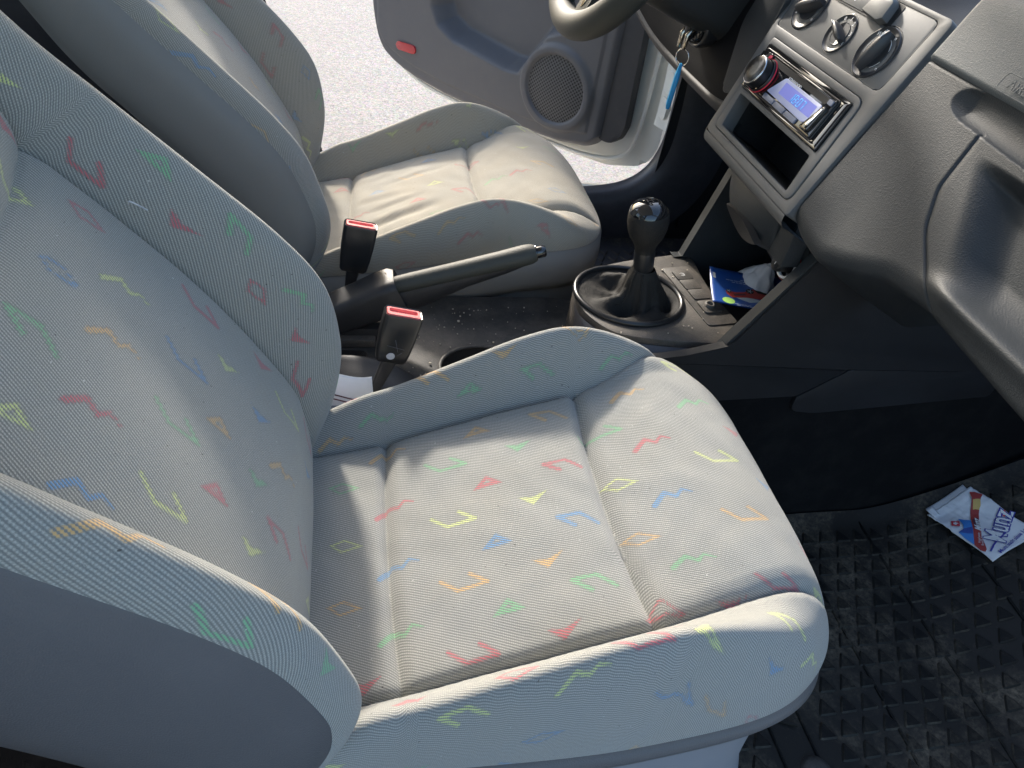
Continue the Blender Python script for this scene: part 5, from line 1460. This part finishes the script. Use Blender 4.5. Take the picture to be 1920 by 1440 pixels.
# ------------------------------------------------------------------ paper candy bag on the passenger mat
BB, BL_, BR = Vector((0.611, -0.300, 0)), Vector((0.574, -0.190, 0)), Vector((0.690, -0.277, 0))
def bag_f(u, v, h=0.0):
    p = BB + (BR - BB) * u + (BL_ - BB) * v
    z = float(floor_z(np.array(p.x))) + .0115 + h
    z += .0035 * math.sin(u * 5 + v * 3) + .0022 * math.sin(v * 11 + 1.3) * math.sin(u * 7) + .004 * max(0, u - .75) 
    return (p.x, p.y, z)
bag = thing('paper_bag', 'small white candy paper bag with red bar print on the rubber mat', 'paper bag', bag_f(.5, .5))
n = 40
U_, W_ = np.meshgrid(np.linspace(0, 1, n), np.linspace(0, 1.0, n), indexing='ij')
Vb = np.array([[bag_f(U_[i, j] + (.012 * math.sin(W_[i, j] * 9) if i in (0, n - 1) else 0), W_[i, j]) for j in range(n)] for i in range(n)])
rs_ = np.random.default_rng(4); 
cr = np.zeros((n, n))
for _ in range(9):
    a = rs_.uniform(0, math.pi); c0 = rs_.uniform(.1, .9, 2); d_ = np.abs((U_ - c0[0]) * math.cos(a) + (W_ - c0[1]) * math.sin(a)); cr += .0011 * np.exp(-(d_ / .02) ** 2) * rs_.choice((-1, 1))
Vb[..., 2] += cr * (W_ > .45)
o = grid_obj('bag_front', Vb, M['paper'], bag); thick(o, .0015, -1.0)
# the open mouth: back layer with a fold sticking out past the front edge
Vm = np.array([[bag_f(.08 + .84 * a, .93 + .15 * b - .10 * a * b * 0, -.0020 + .004 * b) for b in np.linspace(0, 1, 8)] for a in np.linspace(0, 1, 20)])
o = grid_obj('bag_mouth', Vm, M['paper_grey'], bag); thick(o, .0008, -1)
Vm = np.array([[bag_f(.04 + .16 * a, .90 + .16 * b, .0012 + .003 * b) for b in np.linspace(0, 1, 6)] for a in np.linspace(0, 1, 6)])
o = grid_obj('bag_fold', Vm, M['paper'], bag); thick(o, .0006, -1)
H = .0022
BARP = [(.867, .937), (.93, .90), (.983, .808), (.902, .781), (.265, .341), (.13, .21), (.084, .165), (.03, .147), (-.0, .201), (.009, .294), (.799, .848)]
BLUEP = [(.31, .719), (.36, .66), (.449, .609), (.019, .301), (.005, .43), (.028, .549), (.145, .553), (.22, .60)]
sheet_print('print_blue_wrap', BLUEP, bag_f, M['pr_blue'], bag, H)
sheet_print('print_blue_shade', [(.145, .553), (.30, .52), (.33, .525), (.19, .435), (.12, .47), (.028, .549)], bag_f, M['pr_navy'], bag, H + .0002)
sheet_print('print_bar', BARP, bag_f, M['pr_red'], bag, H + .0003)
sheet_print('print_bar_dark', [(.50, .615), (.60, .585), (.43, .455), (.33, .495)], bag_f, M['pr_dark'], bag, H + .0005)
sheet_print('print_nuts', [(.793, .825), (.85, .80), (.883, .773), (.80, .70), (.728, .667), (.70, .70), (.66, .715)], bag_f, M['pr_gold'], bag, H + .0005)
def flag(c, e1, e2, s):
    q = lambda a, b: (c[0] + e1[0] * a * s + e2[0] * b * s, c[1] + e1[1] * a * s + e2[1] * b * s)
    sheet_print('print_flag', [q(-1, -1), q(1, -1), q(1, 1), q(-1, 1)], bag_f, M['pr_flag'], bag, H + .0002)
    k, l = .22, .62
    sheet_print('print_cross', [q(-k, -l), q(k, -l), q(k, -k), q(l, -k), q(l, k), q(k, k), q(k, l), q(-k, l), q(-k, k), q(-l, k), q(-l, -k), q(-k, -k)], bag_f, M['white_mark'], bag, H + .0004)
flag((.160, .675), (.046, -.032), (.052, .034), 1.0)
flag((.922, .436), (.040, .010), (.012, .030), 1.0)
# lettering: big outlined word, slogan and the small words on the bar
sheet_text('print_word', 'Munz', 1, (.62, .315), (.30, .125), bag_f, M['pr_ink'], bag, H + .0002, bold=.055, shear=.3, dv=(-.30, .26))
sheet_text('print_word_fill', 'Munz', 1, (.62, .315), (.30, .125), bag_f, M['white_mark'], bag, H + .0005, bold=.012, shear=.3, dv=(-.30, .26))
for seg in line_uv([(.10, .12), (.22, .16), (.36, .19), (.50, .20), (.66, .23), (.80, .29), (.88, .35)], .022): sheet_print('print_swash', seg, bag_f, M['pr_ink'], bag, H + .0003)
sheet_text('print_slogan', 'Munz macht s\u00fcsse Laune', 1, (.60, .085), (.088, .009), bag_f, M['pr_ink'], bag, H + .0002, bold=.02, dv=(-.012, .070))
sheet_text('print_bar_word', 'Munz', 1, (.44, .50), (.105, .075), bag_f, M['white_mark'], bag, H + .0008, bold=.03, shear=.3, dv=(-.10, .105))
sheet_text('print_bar_line', 'Pr\u00fcgeli weiss', 1, (.20, .345), (.034, .0235), bag_f, M['white_mark'], bag, H + .0008, dv=(-.033, .032))
sheet_text('print_bar_line', 'Branche blanche', 1, (.22, .315), (.036, .025), bag_f, M['white_mark'], bag, H + .0008, dv=(-.033, .032))

# ------------------------------------------------------------------ blue leaflet in the console bin
CA, CB_, CC = Vector((.160, .066, .3605)), Vector((.272, .057, .352)), Vector((.1295, -.022, .3580))
def card_f(u, v, h=0.0):
    p = CA + (CB_ - CA) * u * 1.25 + (CC - CA) * v
    return (p.x, p.y, p.z + .006 * (v - .5) ** 2 * 2 - .004 * math.sin(u * 2.6) + .003 + h)
card = thing('leaflet', 'blue printed leaflet with a red toy car lying in the console bin', 'leaflet', card_f(.5, .5))
Vc = np.array([[card_f(a, b) for b in np.linspace(0, 1.04, 16)] for a in np.linspace(0, 1, 20)])
o = grid_obj('leaflet_sheet', Vc, M['pr_card'], card); thick(o, .0006, -1)
H = .0005
for i, seg in enumerate(line_uv([(.82, .40), (.815, .12), (.30, .165), (.099, .115), (.087, .40), (.062, .45), (.055, .52), (.07, .60), (.099, .653), (.105, .931), (.207, .985), (.513, 1.03)], .014)):
    sheet_print('print_outline', seg, card_f, M['white_mark'], card, H)
sheet_print('print_glow', circle_uv((.42, .50), .30, .33), card_f, M['pr_cyan'], card, H * .6)
sheet_print('print_disc_orange', circle_uv((.712, .150), .075, .10), card_f, M['pr_orange'], card, H + .0003)
sheet_print('print_disc_green', circle_uv((.195, .90), .075, .10), card_f, M['pr_lime'], card, H + .0003)
sheet_print('print_logo', [(.004, .17), (.045, .15), (.07, .315), (.03, .36), (.004, .33)], card_f, M['pr_flag'], card, H)
sheet_print('print_logo_word', [(.030, .13), (.066, .145), (.070, .28), (.036, .27)], card_f, M['white_mark'], card, H + .0002)
sheet_print('print_car_glass', [(.26, .72), (.35, .80), (.454, .853), (.55, .80), (.593, .736), (.5, .70), (.40, .70)], card_f, M['pr_glass'], card, H + .0002)
sheet_print('print_car_body', [(.175, .60), (.19, .70), (.248, .775), (.432, .70), (.63, .70), (.72, .66), (.742, .553), (.627, .46), (.511, .42), (.40, .55), (.289, .60)], card_f, M['pr_red'], card, H + .0004)
sheet_print('print_car_side', [(.26, .66), (.41, .59), (.42, .64), (.28, .71)], card_f, M['pr_dark'], card, H + .0006)
sheet_print('print_car_side', [(.53, .44), (.63, .455), (.72, .54), (.66, .545), (.57, .52)], card_f, M['void'], card, H + .0006)
for c, r in (((.213, .595), .030), ((.473, .505), .048)):
    sheet_print('print_wheel', circle_uv(c, r, r * 1.5), card_f, M['void'], card, H + .0008)
    for k in range(5):
        a = k * math.pi / 2.5
        sheet_print('print_wheel_spoke', line_uv([c, (c[0] + r * .7 * math.cos(a), c[1] + r * 1.05 * math.sin(a))], .010)[0], card_f, M['pr_glass'], card, H + .0010)
for v_, u0, u1 in ((.31, .27, .64), (.265, .20, .70), (.222, .38, .51)):
    u = u0
    while u < u1:
        l_ = random.uniform(.012, .035); sheet_print('print_text_line', line_uv([(u, v_), (u + l_, v_)], .016)[0], card_f, M['pr_pale'], card, H + .0004); u += l_ + .026
for v_, u0, u1 in ((1.005, .29, .50), (.965, .27, .44)):
    u = u0
    while u < u1:
        l_ = random.uniform(.012, .035); sheet_print('print_text_line', line_uv([(u, v_), (u + l_, v_)], .014)[0], card_f, M['pr_pale'], card, H + .0004); u += l_ + .026
sheet_print('print_star', [(.60, .80), (.62, .74), (.65, .77), (.68, .74), (.67, .80), (.69, .84), (.64, .83), (.61, .86)], card_f, M['white_mark'], card, H + .0006)

# ------------------------------------------------------------------ crumpled tissue behind the leaflet
bm = bmesh.new()
bmesh.ops.create_icosphere(bm, subdivisions=4, radius=1.0)
for v in bm.verts:
    p = v.co.copy()
    cre = abs(math.sin(p.x * 4.1 + p.y * 2.3)) * .16 + abs(math.sin(p.y * 5.2 - p.z * 3.7 + 1)) * .13 + abs(math.sin(p.z * 6.1 + p.x * 3.3 + 2)) * .10
    p *= (.82 + cre)
    top = max(0, p.z)
    v.co = Vector((p.x * .026 * (1 - .45 * top) + top * .010, p.y * .030 * (1 - .5 * top) - .004 * top, p.z * .030))
bm.transform(Matrix.Translation((.236, .050, .352)))
o = finish('tissue', bm, M['tissue'], angle=24); tag(o, 'crumpled white tissue sticking up behind the blue leaflet', 'tissue')

# ------------------------------------------------------------------ receipt between seat and console
rc = thing('receipt', 'white printed paper slip wedged beside the passenger buckle', 'receipt', (-.39, -.15, .315))
def rec_f(u, v, h=0.0):
    a = Vector((-.428, -.142, .338)); b = Vector((-.362, -.142, .329)); c = Vector((-.425, -.160, .303))
    p = a + (b - a) * u + (c - a) * v
    return (p.x, p.y - .003 * math.sin(u * 3) - h, p.z + .002 * math.sin(u * 6) + h * .6)
Vr = np.array([[rec_f(a, b) for b in np.linspace(0, 1.15, 12)] for a in np.linspace(0, 1, 16)])
o = grid_obj('paper_slip', Vr, M['paper'], rc); thick(o, .0004, -1)
r_ = random.Random(5)
for v_ in (.72, .86):
    u = .12
    while u < .94:
        l_ = r_.uniform(.015, .05); sheet_print('print_text_line', line_uv([(u, v_ + .1 * (u - .5)), (u + l_, v_ + .1 * (u + l_ - .5))], .045)[0], rec_f, M['pr_dark'], rc, .0006); u += l_ + .022
box = bmesh.new(); add_box(box, (-.400, -.166, .290), (.10, .012, .022), bevel=.003); o = finish('tray_clip', box, M['slate'], rc, angle=40)
o.name = 'paper_sleeve'

# ------------------------------------------------------------------ loose lint and crumbs
bm = bmesh.new(); r_ = random.Random(9)
for k in range(230):
    if k < 150:
        x, y, z = r_.uniform(-.34, -.06), r_.uniform(-.09, .10), .2635
        if ((x + .205) / .064) ** 2 + ((y + .052) / .053) ** 2 < 1: continue
    elif k < 200:
        x, y, z = r_.uniform(-.03, .14), r_.uniform(-.10, .10), .353
        if ((x - .01) / .088) ** 2 + ((y - .004) / .082) ** 2 < 1: continue
    else:
        x, y, z = r_.uniform(-.37, -.335), r_.uniform(.014, .044), .0
        t = (x + .455) / .137; z = .272 + .070 * t + .0275
    s = r_.uniform(.0004, .0013) * (2.0 if r_.random() < .08 else 1)
    add_box(bm, (x, y, z + s * .4), (s * r_.uniform(1, 2), s * r_.uniform(1, 2), s), M=Matrix.Rotation(r_.uniform(0, 3), 3, 'Z'))
o = finish('crumbs', bm, M['crumb'], smooth=False); tag(o, 'scattered pale crumbs and dust on the console', 'crumbs', kind='stuff')
bm = bmesh.new(); add_tube(bm, crom(np.array([(-.566, -.226, .594), (-.563, -.232, .600), (-.556, -.233, .597), (-.549, -.238, .596)]), 20), .0006, 6)
o = finish('lint_thread', bm, M['tissue']); tag(o, 'short pale thread lying on the passenger backrest', 'thread')
